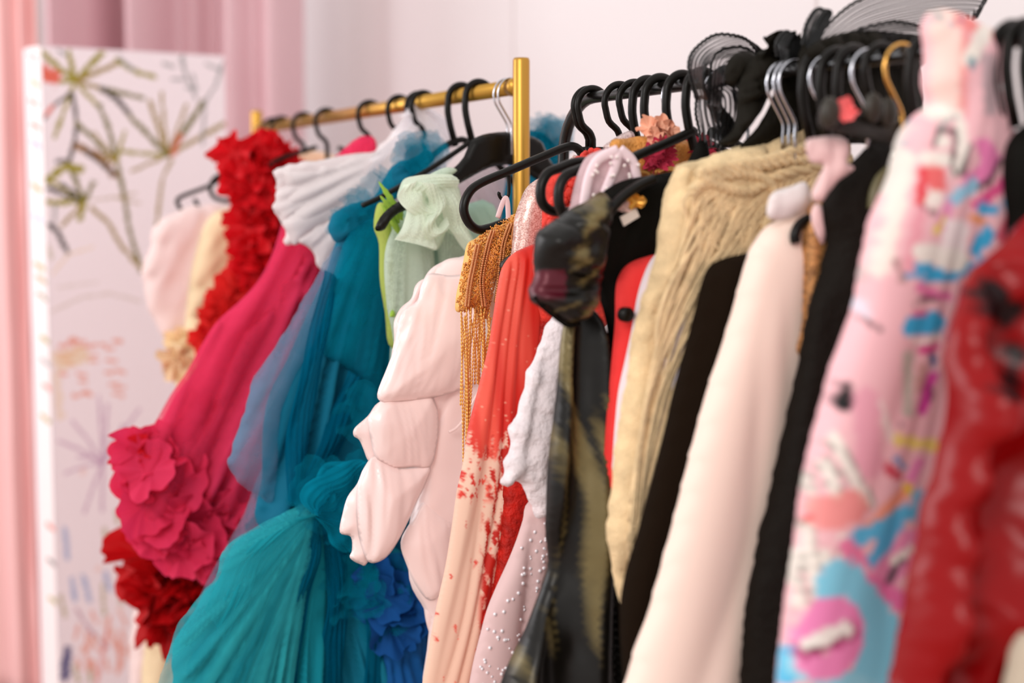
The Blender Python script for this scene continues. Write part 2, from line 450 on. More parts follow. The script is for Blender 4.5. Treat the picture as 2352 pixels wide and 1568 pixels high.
# board: thick panel with a folded return on its left
def brd(px, py, f): 
    p = far(px, py, f); return p
Fp, Rp = brd(95, 112, 3.55), brd(515, 135, 3.77)
Wp = brd(62, 115, 3.585)
d = Rp - Fp; d[2] = 0; dn = np.array([-d[1], d[0], 0]) / np.hypot(d[0], d[1])
if dn @ FH < 0: dn = -dn
ZT = 1.762
foot = [Wp, Fp, Rp, Rp + dn * .05, Wp + dn * .05]
def prism(poly, z0, z1):
    n = len(poly); V = [(p[0], p[1], z0) for p in poly] + [(p[0], p[1], z1) for p in poly]
    F = [tuple(range(n))[::-1], tuple(range(n, 2 * n))] + [(i, (i + 1) % n, n + (i + 1) % n, n + i) for i in range(n)]
    return V, F
board = thing('display_board', 'tall white display board printed with olive palms and coral flowers, by the pink curtain', 'board', tuple((Fp + Rp) / 2 * np.array([1, 1, 0])))
mesh('panel', *prism(foot, .02, ZT), solid('board_white', (240, 226, 230), .6), board, smooth=False)
OL, OD, BR, DK, CO, GR, LI, BL, NV, YE, PK = (158, 146, 40), (120, 112, 50), (165, 140, 80), (62, 55, 50), (232, 110, 90), (150, 150, 150), (200, 160, 190), (165, 180, 218), (60, 60, 120), (240, 205, 150), (245, 200, 190)
def c1(*a): return [(x / 2.24, 80 + y / 2.24) for x, y in a]
def c6(*a): return [(x / 1.94, 760 + y / 1.94) for x, y in a]
ST = []
def st(pts, wd, col, al=1.): ST.append((np.array(pts, float), wd * 1.15, tuple(c * .96 for c in col), al))
for e, wdt, c in [((210, 85), 11, OL), ((355, 85), 10, OL), ((520, 95), 11, OL), ((600, 150), 10, BR), ((730, 325), 8, OD), ((245, 235), 9, OL), ((280, 525), 8, OL), ((500, 360), 8, OL)]: st(c1((385, 240), e), wdt, c)
st(c1((600, 130), (700, 190), (795, 215)), 9, OL); st(c1((610, 118), (690, 180)), 6, GR); st(c1((400, 245), (500, 270), (590, 320), (665, 410)), 9, BR)
st(c1((520, 275), (600, 330), (665, 405)), 10, DK); st(c1((370, 300), (290, 350), (225, 435)), 6, DK); st(c1((270, 370), (235, 410)), 8, CO)
st(c1((370, 300), (385, 380), (395, 480), (380, 560), (360, 640)), 8, DK); st(c1((215, 190), (270, 215)), 32, CO)
for e, wdt, c in [((770, 340), 9, BR), ((830, 300), 6, BR), ((960, 360), 6, BR), ((1045, 350), 11, OD), ((1150, 460), 9, BR), ((680, 700), 6, BR), ((610, 600), 8, OL), ((670, 420), 10, OD)]: st(c1((862, 620), e), wdt, c)
st(c1((925, 520), (890, 610)), 12, CO, .6); st(c1((885, 640), (835, 740), (820, 860), (805, 980)), 6, BR)
st(c1((510, 360), (560, 480), (600, 640), (640, 840), (665, 1000), (725, 1210)), 9, OD)
for e, wdt, c in [((390, 450), 9, OD), ((390, 570), 10, BR), ((480, 500), 5, BR), ((640, 500), 6, OL)]: st(c1((600, 650), e), wdt, c)
st(c1((400, 575), (500, 620), (590, 720)), 16, (150, 110, 70)); st(c1((440, 600), (585, 715)), 7, DK)
for e, wdt, c in [((350, 650), 11, OD), ((245, 740), 9, OL), ((245, 862), 11, OL), ((480, 760), 9, OD), ((320, 980), 8, BR), ((250, 790), 8, DK), ((410, 950), 10, OL)]: st(c1((435, 860), e), wdt, c)
st(c1((245, 745), (330, 680), (420, 690)), 14, OL); st(c1((290, 650), (350, 645)), 8, DK); st(c1((320, 770), (390, 820)), 8, DK)
st(c1((470, 890), (560, 970), (620, 1080), (720, 1200)), 8, BR); st(c1((480, 850), (600, 835), (700, 815)), 5, BR, .6); st(c1((600, 840), (715, 865)), 5, BR, .6)
for a in [((840, 145), (890, 165)), ((885, 230), (945, 230)), ((940, 105), (950, 190), (1010, 330)), ((1060, 150), (1140, 185)), ((990, 200), (1010, 280), (960, 270)), ((1150, 140), (1110, 260), (1055, 340), (1040, 560)), ((930, 120), (945, 175))]: st(c1(*a), 6, GR, .8)
st(c1((255, 975), (300, 1020), (345, 1115)), 10, DK); st(c1((285, 880), (280, 960)), 5, GR); st(c1((250, 1080), (265, 1150)), 6, OL, .5)
st(c1((270, 1230), (350, 1130), (480, 1090)), 5, YE, .5); st(c1((270, 1420), (420, 1350), (560, 1330), (720, 1370)), 6, BR, .3); st(c1((300, 1300), (500, 1270)), 5, BR, .25)
rr = random.Random(4)
for k in range(30):
    x, y = rr.uniform(255, 540), rr.uniform(20, 290); st(c6((x, y), (x + rr.uniform(20, 40), y + rr.uniform(-8, 14))), 7, (238, 150, 125), .8)
st(c6((270, 130), (360, 110)), 36, YE, .6); st(c6((250, 200), (270, 380)), 16, YE, .4)
for e in [(260, 490), (320, 400), (350, 560), (290, 635), (375, 810), (455, 800), (480, 330), (440, 290), (520, 470), (620, 350), (550, 420)]: st(c6((460, 590), ((460 + e[0]) / 2, (590 + e[1]) / 2 - 12), e), 6, LI, .75)
for a in [((290, 880), (300, 1010)), ((320, 1100), (335, 1195)), ((370, 1090), (400, 1200)), ((500, 930), (515, 1010)), ((560, 1010), (560, 1110)), ((470, 1080), (490, 1150)), ((600, 900), (610, 960))]: st(c6(*a), 10, BL, .8)
for a in [((455, 1130), (465, 1260)), ((530, 1110), (540, 1210)), ((270, 1180), (290, 1270)), ((520, 800), (525, 850)), ((400, 1500), (405, 1560)), ((330, 1490), (350, 1560)), ((465, 880), (480, 1000))]: st(c6(*a), 8, OL, .6)
for k in range(26):
    x = rr.uniform(340, 640); y = rr.uniform(1250, 1500); st(c6((x, y), (x + rr.uniform(-25, 25), y + rr.uniform(40, 110))), 7, (238, 150, 125), .75)
st(c6((340, 1240), (400, 1330), (480, 1410)), 6, (190, 140, 160), .8); st(c6((300, 1420), (290, 1540)), 18, NV, .9); st(c6((480, 1330), (430, 1568), (420, 1700)), 8, CO, .5)
for k in range(14): st([(rr.uniform(140, 420), rr.uniform(1000, 1560)) for _ in range(1)] * 2, 14, PK, .6)
st(c1((300, 80), (330, 100)), 6, GR)
def painted(qx, qy, base=(241, 228, 233), strokes=ST, jit=.5):
    col = np.tile(lin(base), (len(qx), 1)); Q = np.stack([qx, qy], 1)
    for pts, wd, c, al in strokes:
        lo, hi = pts.min(0) - wd, pts.max(0) + wd
        mk = np.nonzero((Q[:, 0] > lo[0]) & (Q[:, 0] < hi[0]) & (Q[:, 1] > lo[1]) & (Q[:, 1] < hi[1]))[0]
        if len(mk) == 0: continue
        D = seg_dist(Q[mk], pts[:-1], pts[1:]) + (vn(Q[mk, 0] * .2, Q[mk, 1] * .2, 3) - .5) * wd * jit
        a = (np.clip((wd * .5 - D) / 2 + .5, 0, 1) * al)[:, None]
        col[mk] = col[mk] * (1 - a) + lin(c) * a
    return col
def sheet(name, A, B, z0, z1, sp, mat, parent, off, strokes, base):
    A = np.array(A); B = np.array(B); L = np.hypot(*(B - A)[:2]); nx = max(2, int(L / sp)); nz = int((z1 - z0) / sp)
    s = np.linspace(0, 1, nx + 1); z = np.linspace(z0, z1, nz + 1); S, Z = np.meshgrid(s, z)
    V = np.stack([A[0] + (B[0] - A[0]) * S.ravel(), A[1] + (B[1] - A[1]) * S.ravel(), Z.ravel()], 1) + off
    qx, qy = proj(V); m = nx + 1
    F = [(j * m + i, j * m + i + 1, (j + 1) * m + i + 1, (j + 1) * m + i) for j in range(nz) for i in range(nx)]
    return mesh(name, V, F, mat, parent, colors=painted(qx, qy, base, strokes))
PRINT = fabric('board_print', attr='Col', rough=.6, sheen=0)
sheet('printed_face', Fp, Rp, .02, ZT, .004, PRINT, board, -dn * .0015, ST, (241, 228, 233))
d2 = Fp - Wp; n2 = np.array([d2[1], -d2[0], 0]); n2 /= np.linalg.norm(n2)
if n2 @ FH > 0: n2 = -n2
WS = []
for (x, y, c) in [(75, 130, GR), (80, 190, OL), (78, 235, CO), (83, 290, CO), (82, 330, LI), (84, 430, OL), (86, 500, BL), (90, 610, OL), (95, 640, BR), (97, 680, OD), (105, 780, OL), (103, 830, GR), (110, 890, CO), (105, 960, OL), (120, 1290, DK), (125, 1380, OL), (118, 1210, CO)]:
    WS.append((np.array([(x - 8, y - 6), (x + 8, y + 8)], float), 9, c, .75))
sheet('printed_return', Wp, Fp, .02, ZT, .004, PRINT, board, n2 * .0015, WS, (244, 232, 232))

# ------------------------------------------------------------------ racks
ZG, ZB = 1.547, 1.514
rack = thing('clothes_rack', 'gold metal clothes rack with a round upright post', 'rack', (0, 0, 0))
def cyl(name, a, b, r, mat, parent, n=24): return mesh(name, *tube([a, b], r, n), mat, parent)
p = mesh('post', *tube([(0, 0, .06), (0, 0, 1.586), (0, 0, 1.590)], [.0133, .0133, .0118], 28), GOLD, rack)
cyl('rail', (-1.25, 0, ZG), (-.004, 0, ZG), .0125, GOLD, rack)
cyl('collar', (-.032, 0, ZG), (-.010, 0, ZG), .0142, GOLD, rack)
mesh('post', *tube([(-1.262, 0, .06), (-1.262, 0, 1.586), (-1.262, 0, 1.590)], [.0133, .0133, .0118], 28), GOLD, rack)
for x in (0, -1.262):
    cyl('foot', (x, -.24, .05), (x, .24, .05), .0125, GOLD, rack)
cyl('lower_rail', (-1.25, 0, .12), (-.004, 0, .12), .0125, GOLD, rack)
brack = thing('clothes_rack', 'black tubular clothes rack with bent corner, packed with hangers', 'rack', (.2, 0, 0))
arc = [(.128, 0, .06), (.128, 0, 1.2), (.128, 0, 1.42)]
for k in range(1, 9):
    a = PI / 2 * k / 8; arc.append((.128 + .085 * (1 - math.cos(a)), 0, 1.429 + .085 * math.sin(a)))
RX1 = 1.46
arc += [(.4, 0, ZB), (.9, 0, ZB), (RX1 - .085, 0, ZB)]
for k in range(1, 9):
    a = PI / 2 * k / 8; arc.append((RX1 - .085 + .085 * math.sin(a), 0, 1.429 + .085 * math.cos(a)))
arc += [(RX1, 0, 1.2), (RX1, 0, .06)]
mesh('frame', *tube(arc, .0085, 20), BLACKMETAL, brack)
for x in (.128, RX1): cyl('foot', (x, -.26, .05), (x, .26, .05), .0095, BLACKMETAL, brack)
cyl('lower_rail', (.128, 0, .14), (RX1, 0, .14), .0085, BLACKMETAL, brack)
for x in (.128, RX1):
    for y in (-.24, .24):
        mesh('caster', *tube([(x - .01, y, .022), (x + .01, y, .022)], .021, 20), BLACKMETAL, brack)
for x in (0, -1.262):
    for y in (-.22, .22):
        mesh('caster', *tube([(x - .01, y, .02), (x + .01, y, .02)], .0195, 20), BLACKMETAL, rack)

# ------------------------------------------------------------------ hangers
def railX(px, gold=False, y=-.022):
    z = (ZG if gold else ZB) - .005
    lo, hi = -1.5, 1.4
    for _ in range(40):
        m = (lo + hi) / 2; q, _ = proj(np.array([[m, y, z]]))
        if q[0] < px: lo = m
        else: hi = m
    return (lo + hi) / 2
HC = {}
def hook_pts(style, rail_r, rt):
    R = .0255; zc = rail_r + rt - R; P = []
    if style == 'straight':
        for k in range(0, 11):
            a = math.radians(38 + (142) * k / 10); P.append((0, R * math.cos(a), zc + R * math.sin(a)))
        P += [(0, -R - .001, zc - .02), (0, -R + .004, zc - .045), (0, -.012, -.085)]
    elif style == 'wire':
        for k in range(0, 12):
            a = math.radians(35 + (160) * k / 11); P.append((0, R * .95 * math.cos(a), zc + R * math.sin(a)))
        P += [(0, -R * .8, zc - .015), (0, -R * .35, zc - .032), (0, 0, zc - .047), (0, 0, -.075), (0, 0, -.105)]
    else:
        for k in range(0, 13):
            a = math.radians(35 + (165) * k / 12); P.append((0, R * math.cos(a), zc + R * math.sin(a)))
        P += [(0, -R * .72, zc - .026), (0, -R * .2, zc - .037), (0, 0, zc - .047), (0, 0, -.085)]
    P = [np.array(p) for p in P]
    return P[:1] + catmull(P[1:-1], 3) + P[-1:]
def body_pts(kind):
    if kind == 'loop':      # tubular arms curling round into a bottom bar
        Q = [(-.0, -.075), (-.04, -.083), (-.10, -.112), (-.165, -.143), (-.19, -.153), (-.212, -.172), (-.216, -.193), (-.203, -.212), (-.18, -.218), (-.12, -.214), (0, -.212)]
    elif kind == 'arm':     # plain arms with an upturned shoulder tip, no bar
        Q = [(0, -.078), (-.05, -.095), (-.11, -.125), (-.17, -.158), (-.198, -.182), (-.208, -.208)]
    else:
        Q = [(0, -.078), (-.04, -.09), (-.12, -.125), (-.19, -.158), (-.203, -.168), (-.2, -.178), (-.15, -.18), (0, -.18)]
    return [np.array((0, a, b)) for a, b in Q]
def hanger(px, gold=False, style='curl', mat='black', kind='loop', label='', group=None, yaw=0., X=None, r=None, name='clothes_hanger', drop=0., arm_r=None, arm_mat=None):
    X = railX(px, gold) if X is None else X
    zr = ZG if gold else ZB; rr_ = .0125 if gold else .0085
    t = thing(name, label, 'hanger', (X, 0, zr), group)
    t.rotation_euler = (0, 0, math.radians(yaw))
    hm = {'black': BLACK, 'chrome': CHROME, 'gold': HGOLD}[mat]; hr = r or (.0043 if mat == 'black' else .0019)
    key = (style, gold, mat, r)
    if key not in HC:
        V, F = tube(hook_pts(style, rr_, hr), hr, 10, flat=1.0 if mat != 'black' else 1.15)
        me = bpy.data.meshes.new('hook'); me.from_pydata(V.tolist(), [], F); me.polygons.foreach_set('use_smooth', [True] * len(me.polygons)); me.materials.append(hm); HC[key] = me
    h = bpy.data.objects.new('hook', HC[key]); COL.objects.link(h); h.parent = t
    if isinstance(kind, list):
        mb = MB(); Q = [at(a_, b_, X) for a_, b_ in kind]; ra = arm_r or .0048
        for sg in (1, -1):
            V, F = tube(catmull([np.array((X, sg * q[0], q[1])) for q in Q], 5), ra, 12, flat=1.25, flat_axis=(1, 0, 0)); mb.add(V, F)
        c, s_ = math.cos(t.rotation_euler.z), math.sin(t.rotation_euler.z)
        t.rotation_euler = (0, 0, 0); mb.build('arms', arm_mat or BLACK, t)
    elif kind:
        key = ('body', kind)
        if key not in HC:
            mb = MB(); Q = catmull(body_pts(kind), 4)
            mir = [np.array((0, -p[1], p[2])) for p in Q]
            full = mir[::-1] + Q[1:]
            V, F = tube(full, .0042, 10, flat=1.5, flat_axis=(1, 0, 0)); V2 = V
            me = bpy.data.meshes.new('arms'); me.from_pydata(V2.tolist(), [], F); me.polygons.foreach_set('use_smooth', [True] * len(me.polygons)); me.materials.append(BLACK); HC[key] = me
        b = bpy.data.objects.new('arms', HC[key]); COL.objects.link(b); b.parent = t; b.location.z = -drop
    return t
HGOLD = solid('brassy_wire', (225, 170, 90), .2, 1.0)

# gold rack
gl = 'black hanger on the gold rail, '
gspec = [(607, [(600, 375), (520, 404), (480, 427), (414, 453), (409, 470), (424, 486), (446, 484), (453, 470), (446, 457)], 'hook at its far left end'), (626, [(640, 362), (560, 385), (522, 398), (494, 408), (483, 430), (492, 453), (528, 462), (600, 455)], 'second from its far end, above the red ruffles'), (676, None, 'third from its far end, above the nude top'),
         (728, [(726, 338), (690, 349), (640, 366), (618, 380)], 'open hook left of the raspberry neckline'), (826, None, 'hook rising out of the raspberry gown'), (893, None, 'thin hook just left of the white bow'),
         (938, None, 'left of two hooks behind the bow'), (948, None, 'right of two hooks behind the bow')]
GX = {}
for i, (px, kind, tl) in enumerate(gspec):
    GX[px] = hanger(px, True, 'curl', 'black', kind, gl + tl, 'black hangers on the gold rack', yaw=rr.uniform(-6, 6))
hanger(1034, True, 'straight', 'black', [(1062, 320), (1035, 328), (1000, 352), (960, 392), (935, 420)], gl + 'slanted hook, second nearest the post', 'black hangers on the gold rack', yaw=0, r=.0052, arm_r=.0055)
hanger(1074, True, 'straight', 'black', [(1085, 322), (1060, 340), (1000, 380), (930, 422), (870, 455), (832, 472)], gl + 'nearest the post, long thin arm', 'black hangers on the gold rack', yaw=0, r=.0052, arm_r=.0045)
def broad_hanger(px, label, X=None):
    t = hanger(px, True, 'wire', 'chrome', None, label, 'chrome-hooked hangers beside the gold post', name='coat_hanger')
    X = t.location.x
    near = [(1160, 302), (1122, 306), (1098, 313), (1080, 325), (1065, 360), (1040, 388), (1010, 412), (960, 440), (915, 463), (890, 480), (872, 500), (861, 524), (868, 531), (884, 527), (896, 508), (915, 490), (950, 476), (1000, 455), (1050, 425), (1090, 402), (1125, 385), (1160, 378)]
    L = [at(a, b, X) for a, b in near]; L[0] = (0, L[0][1]); L[-1] = (0, L[-1][1])
    L = [np.array(p) for p in L]; mir = [np.array((-p[0], p[1])) for p in L[1:-1]][::-1]
    cloth('arms', X, L + mir, BLACK, t, depth=.008, back=.008, R=.006, sp=.006, smooth_n=2, raw=True)
    return t
broad_hanger(1137, 'broad black hanger with chrome hook, mint tulle bow over its arm')
hanger(1147, True, 'wire', 'chrome', None, 'hanger whose chrome hook nearly touches the gold post', 'chrome-hooked hangers beside the gold post', name='coat_hanger')

# black rack
bl = 'black hanger on the black rail, '
B = [(1322, 'curl', 'black', None, bl + 'hook leaning against the bent corner'),
     (1332, 'curl', 'black', [(1378, 338), (1374, 392), (1354, 392), (1340, 362), (1328, 342), (1304, 337), (1240, 362), (1170, 392), (1105, 420), (1077, 443), (1065, 478), (1076, 510), (1098, 527), (1125, 523), (1165, 510), (1220, 500)], bl + 'S-curved hook second from the bent corner'),
     (1394, 'curl', 'black', None, bl + 'round open hook third from the bent corner'),
     (1428, 'curl', 'black', None, bl + 'leaning hook above the pink sequin strap'),
     (1458, 'straight', 'black', None, bl + 'straight shank left of the peach frill'),
     (1487, 'straight', 'black', None, bl + 'straight shank over the peach frill'),
     (1524, 'wire', 'chrome', None, 'hanger with thin chrome hook, the one nearest the black rack corner'),
     (1537, 'straight', 'black', [(1548, 308), (1500, 330), (1440, 356), (1380, 372), (1325, 372), (1285, 386), (1258, 398), (1243, 426), (1243, 458), (1256, 478), (1280, 486), (1340, 484)], bl + 'thick flat shank meeting the bare front arm'),
     (1582, 'straight', 'black', [(1594, 300), (1540, 325), (1480, 350), (1430, 370), (1370, 376), (1325, 392), (1298, 405), (1284, 435), (1285, 470), (1298, 496), (1320, 508), (1380, 505)], bl + 'thick shank just left of the scarf'),
     (1624, 'wire', 'chrome', None, 'hanger with a chrome hook just right of the two thick black shanks'),
     (1638, 'curl', 'black', None, bl + 'left of two behind the scarf knot'),
     (1650, 'curl', 'black', None, bl + 'right of two behind the scarf knot'),
     (1686, 'wire', 'chrome', None, 'hanger with a chrome hook half hidden by the black scarf tail'),
     (1766, 'wire', 'chrome', None, 'chrome-hooked hanger, leftmost of the trio beside the scarf'),
     (1780, 'wire', 'chrome', None, 'chrome-hooked hanger, middle of the trio beside the scarf'),
     (1794, 'wire', 'chrome', None, 'chrome-hooked hanger, rightmost of the trio beside the scarf'),
     (1850, 'straight', 'black', None, bl + 'broad shank right of the chrome trio'),
     (1866, 'wire', 'chrome', None, 'hanger with a lone chrome hook between two broad black shanks'),
     (1892, 'straight', 'black', None, bl + 'middle of three broad shanks above the clip bar'),
     (1928, 'straight', 'black', None, bl + 'rightmost of three broad shanks above the clip bar'),
     (1962, 'wire', 'chrome', None, 'hanger with a chrome hook bending down behind the clip bar'),
     (1992, 'curl', 'black', None, bl + 'between a chrome and a brassy hook'),
     (2038, 'wire', 'gold', None, 'hanger with a brassy wire hook beside the pop print dress'),
     (2100, 'straight', 'black', None, bl + 'hook at the pop print shoulder')]
HX = []
for px, stl, mt, kind, lab in B:
    kw = {}
    if stl == 'straight': kw['r'] = .0054
    if isinstance(kind, list): kw['arm_r'] = .0062
    if mt == 'chrome': kw['r'] = .0021
    if mt == 'gold': kw['r'] = .0026
    t = hanger(px, False, stl, mt, kind, lab, 'hangers on the black rack', yaw=rr.uniform(-7, 7) if mt != 'black' else rr.uniform(-4, 4), **kw)
    HX.append(round(t.location.x, 3))
for px, lab in [(2290, bl + 'just right of the pop print strap'), (2322, bl + 'second from the right picture edge'), (2362, bl + 'at the right picture edge')]:
    hanger(px, False, 'straight', 'black', None, lab, 'hangers on the black rack', r=.0054)
print('HX', HX)
#GARMENTS#
# ------------------------------------------------------------------ garments on the gold rack (far to near)
def G(name, label, cat, X, group='garments on the gold rack'):
    return thing(name, label, cat, (X, 0, ZG - .1), group)
BG = 'garments on the black rack'
def mesh_tag(o, label, cat, group): return tag(o, label, cat, group)

# far blush chiffon dress
X = -1.06
g = G('blush_dress', 'puffy pale blush chiffon dress at the far left end of the gold rack', 'dress', X)
CH1 = fabric('blush_chiffon', (250, 226, 222), rough=.9, sheen=.3, trans=.2)
cloth('skirt', X, [(470, 472), (430, 478), (388, 495), (354, 525), (344, 560), (330, 600), (328, 640), (333, 690), (345, 720), (360, 755), (385, 790), (400, 840), (402, 900), (378, 950), (345, 1000), (330, 1100), (320, 1300), (310, 1650), (560, 1650), (560, 600), (540, 480)], CH1, g, depth=.05, R=.09, sp=.012, folds=Folds((0, 1.7), 16, .022, seed=3, cr=.01), frill=.006)
X = -1.0
g = G('cream_dress', 'creamy yellow chiffon dress hanging behind the red ruffled gown', 'dress', X)
CH2 = fabric('cream_chiffon', (253, 230, 190), rough=.9, sheen=.3, trans=.2)
cloth('skirt', X, [(520, 480), (490, 490), (468, 520), (455, 560), (440, 620), (430, 690), (420, 760), (388, 790), (390, 830), (400, 870), (410, 930), (395, 980), (370, 1040), (350, 1150), (340, 1400), (345, 1650), (600, 1650), (620, 600), (600, 480)], CH2, g, depth=.03, R=.06, sp=.012, folds=Folds((0, 1.75), 20, .02, seed=5, cr=.006))
mb = MB(); puffs_in(mb, X, [(385, 785), (450, 790), (430, 860), (395, 860)], 9, .035, seed=2, spread=.7)
mb.build('ruffle', CH2, g)

# red ruffled gown
X = -.9
g = G('ruffled_gown', 'scarlet gown edged in dense ruffles, hanging left of the raspberry tulle gown', 'gown', X)
RED = fabric('scarlet_organza', (226, 20, 34), rough=.55, sheen=.3, trans=.25, spec=.4)
cloth('body', X, [(600, 350), (545, 362), (540, 420), (545, 500), (560, 570), (575, 620), (560, 660), (500, 710), (460, 760), (480, 800), (440, 900), (380, 1000), (330, 1150), (330, 1300), (345, 1420), (390, 1460), (450, 1460), (640, 1400), (700, 1000), (680, 600), (650, 400)], RED, g, depth=.03, R=.06, sp=.014, folds=Folds((0, 1.8), 12, .02, seed=7, cr=.02, cscale=9))
mb = MB()
puffs_in(mb, X, [(535, 355), (640, 345), (650, 500), (635, 640), (570, 640), (555, 560), (540, 460)], 52, .042, seed=3, spread=.9, xr=.045, amp=.38, k=5)
puffs_in(mb, X, [(520, 350), (600, 340), (640, 360), (560, 410)], 8, .04, seed=13, spread=.6, amp=.4)
mb.build('shoulder_ruffle', RED, g)
mb = MB(); puffs_in(mb, X, [(560, 650), (510, 690), (475, 745), (465, 790), (500, 800), (600, 730), (600, 660)], 24, .042, seed=5, spread=.6, xr=.02, amp=.3, k=7, jag=.1)
mb.build('hip_ruffle', fabric('poppy_organza', (240, 52, 50), rough=.6, sheen=.3, trans=.3), g)
X2 = -.80
mb = MB(); puffs_in(mb, X2, [(325, 1250), (420, 1270), (520, 1260), (520, 1420), (440, 1450), (370, 1440), (335, 1360)], 40, .055, seed=8, spread=.9, xr=.03, amp=.55, k=6)
mb.build('hem_ruffle', fabric('dark_red_organza', (200, 8, 16), rough=.5, sheen=.3, trans=.2), g)

# nude top under the third hanger
X = GX[676].location.x
cl = cloth('nude_camisole', X, [(640, 378), (668, 368), (700, 350), (735, 348), (775, 362), (800, 400), (800, 800), (650, 800), (635, 450)], fabric('nude_satin', (244, 200, 168), rough=.5, sheen=.3), None, depth=.02, R=.04, sp=.012, folds=Folds(freq=14, amp=.006, seed=4))
tag(cl, 'nude satin top hanging between the scarlet ruffles and raspberry gown', 'top', 'garments on the gold rack')

# raspberry tulle gown
X = -.52
g = G('raspberry_gown', 'raspberry pink tulle gown with a ruffled hem flaring far to the left', 'gown', X)
RB = fabric('raspberry_core', (228, 40, 88), rough=.85, sheen=.4, trans=.25)
RT = tulle('raspberry_tulle', (244, 70, 112), .42)
out = [(838, 312), (815, 325), (790, 348), (755, 372), (700, 440), (662, 505), (650, 540), (632, 590), (600, 650), (562, 690), (505, 740), (472, 790), (445, 850), (405, 900), (372, 960), (345, 995), (300, 1010), (275, 1040), (262, 1090), (275, 1150), (310, 1200), (325, 1250), (370, 1290), (430, 1310), (500, 1340), (560, 1330), (640, 1250), (760, 900), (850, 500), (865, 335)]
cloth('skirt', X, out, RB, g, depth=.05, R=.10, sp=.008, folds=Folds((-.02, 1.60), 11, .042, grow=.35, seed=12, sharp=.8, cr=.004))
veil = [(838, 312), (812, 322), (786, 345), (748, 378), (696, 436), (652, 500), (638, 545), (622, 590), (592, 645), (552, 690), (498, 738), (462, 792), (430, 850), (392, 905), (358, 965), (335, 1000), (300, 1100), (330, 1200), (480, 1240), (600, 1200), (760, 900), (850, 500), (865, 335)]
cloth('overlay', X + .055, veil, RT, g, depth=.02, back=.01, R=.08, sp=.008, folds=Folds((-.03, 1.60), 9, .03, grow=.35, seed=31, sharp=.7, wander=1.2))
cloth('overlay', X + .075, [(730, 520), (690, 590), (640, 680), (560, 760), (520, 840), (470, 960), (420, 1060), (520, 1200), (580, 1180), (700, 900), (780, 600)], RT, g, depth=.015, back=.005, R=.08, sp=.009, folds=Folds((-.0, 1.7), 14, .03, grow=.35, seed=37, sharp=.6, wander=1.4), frill=.01)
mb = MB(); puffs_in(mb, X + .03, [(300, 1030), (340, 1010), (440, 1090), (560, 1120), (570, 1230), (500, 1290), (400, 1270), (340, 1210), (300, 1110)], 64, .050, seed=11, spread=.55, xr=.05, amp=.15, k=4, nx=(1, -.6, .2), cup=.2)
mb.build('hem_ruffle', fabric('raspberry_organza', (232, 52, 96), rough=.8, sheen=.4, trans=.35), g)
mb = MB(); puffs_in(mb, X + .02, [(300, 1025), (330, 1020), (330, 1075), (300, 1080)], 7, .03, seed=15, spread=.6, amp=.4)
mb.build('train_ruffle', fabric('cherry_organza', (232, 30, 50), rough=.7, sheen=.3, trans=.3), g)

# white ruffled tulle
X = -.40
g = G('white_ruffle_blouse', 'white tulle blouse with broad pleated ruffles and a sheer bow at the gold rail', 'blouse', X)
WH = fabric('white_net', (250, 240, 240), rough=.9, sheen=.3, trans=.3)
WT = tulle('white_tulle', (252, 248, 252), .8)
cloth('collar', X, [(945, 255), (915, 290), (880, 325), (850, 348), (805, 358), (770, 366), (735, 380), (700, 384), (636, 388), (642, 440), (628, 478), (650, 515), (658, 560), (700, 550), (735, 590), (745, 622), (790, 590), (860, 540), (930, 470), (1005, 400), (1005, 330), (985, 270), (965, 245)], WH, g, depth=.035, R=.07, sp=.006, folds=Folds((.06, 1.50), 5.5, .014, grow=.1, seed=21, sharp=.7, cr=.002), frill=.006, frill_f=60)
for k, pl in enumerate([[(880, 350), (760, 362), (634, 386), (636, 415), (646, 440), (760, 430), (860, 400)], [(860, 380), (740, 400), (646, 432), (632, 462), (626, 478), (640, 498), (655, 512), (750, 480), (850, 430)], [(850, 410), (740, 460), (655, 500), (650, 520), (664, 545), (672, 562), (690, 555), (760, 510), (840, 450)],
    [(850, 430), (780, 490), (690, 545), (705, 565), (722, 585), (728, 610), (748, 622), (772, 590), (820, 540), (860, 460)], [(870, 440), (820, 500), (765, 570), (742, 615), (760, 622), (800, 590), (850, 560), (880, 480)], [(930, 340), (830, 370), (720, 420), (690, 460), (700, 500), (760, 480), (860, 430), (930, 390)], [(940, 380), (860, 420), (780, 480), (765, 530), (800, 545), (860, 500), (930, 430)]]):
    cloth('pleated_ruffle', X + .012 + .007 * (k % 4), pl, WH, g, depth=.008, R=.05, pw=2, sp=.005, folds=Folds(at(940, 330, X), 4.5, .009, grow=.05, seed=200 + k, wander=.3), frill=.003, frill_f=70)

mb = MB()
for k, (a, b, c_) in enumerate([((945, 245), (1010, 330), (975, 380)), ((950, 240), (930, 330), (960, 400)), ((948, 243), (890, 330), (860, 380))]):
    ruffle(mb, [V3(X, *a, .03), V3(X, (a[0] + b[0]) / 2, (a[1] + b[1]) / 2, .05), V3(X, *b, .04), V3(X, *c_, .03)], (.2, -.8, -.35), (1, 0, 0), .045, 2.5, .012, seed=50 + k, rows=7)
mb.build('bow', WT, g)
cloth('bow_loop', X + .03, [(950, 236), (928, 262), (915, 300), (918, 340), (935, 380), (965, 405), (1000, 405), (1012, 360), (1002, 310), (980, 265), (965, 242)], WH, g, depth=.014, R=.05, pw=1.5, sp=.0045, folds=Folds(at(955, 215, X), 3.5, .010, grow=.05, seed=9), frill=.002)
cloth('bow_tail', X + .01, [(958, 238), (990, 250), (1022, 272), (1042, 305), (1046, 335), (1020, 345), (995, 320), (975, 280)], WT, g, depth=.01, R=.03, sp=.005, folds=Folds(at(950, 225, X), 4, .008, grow=.05, seed=19))
X = -.33
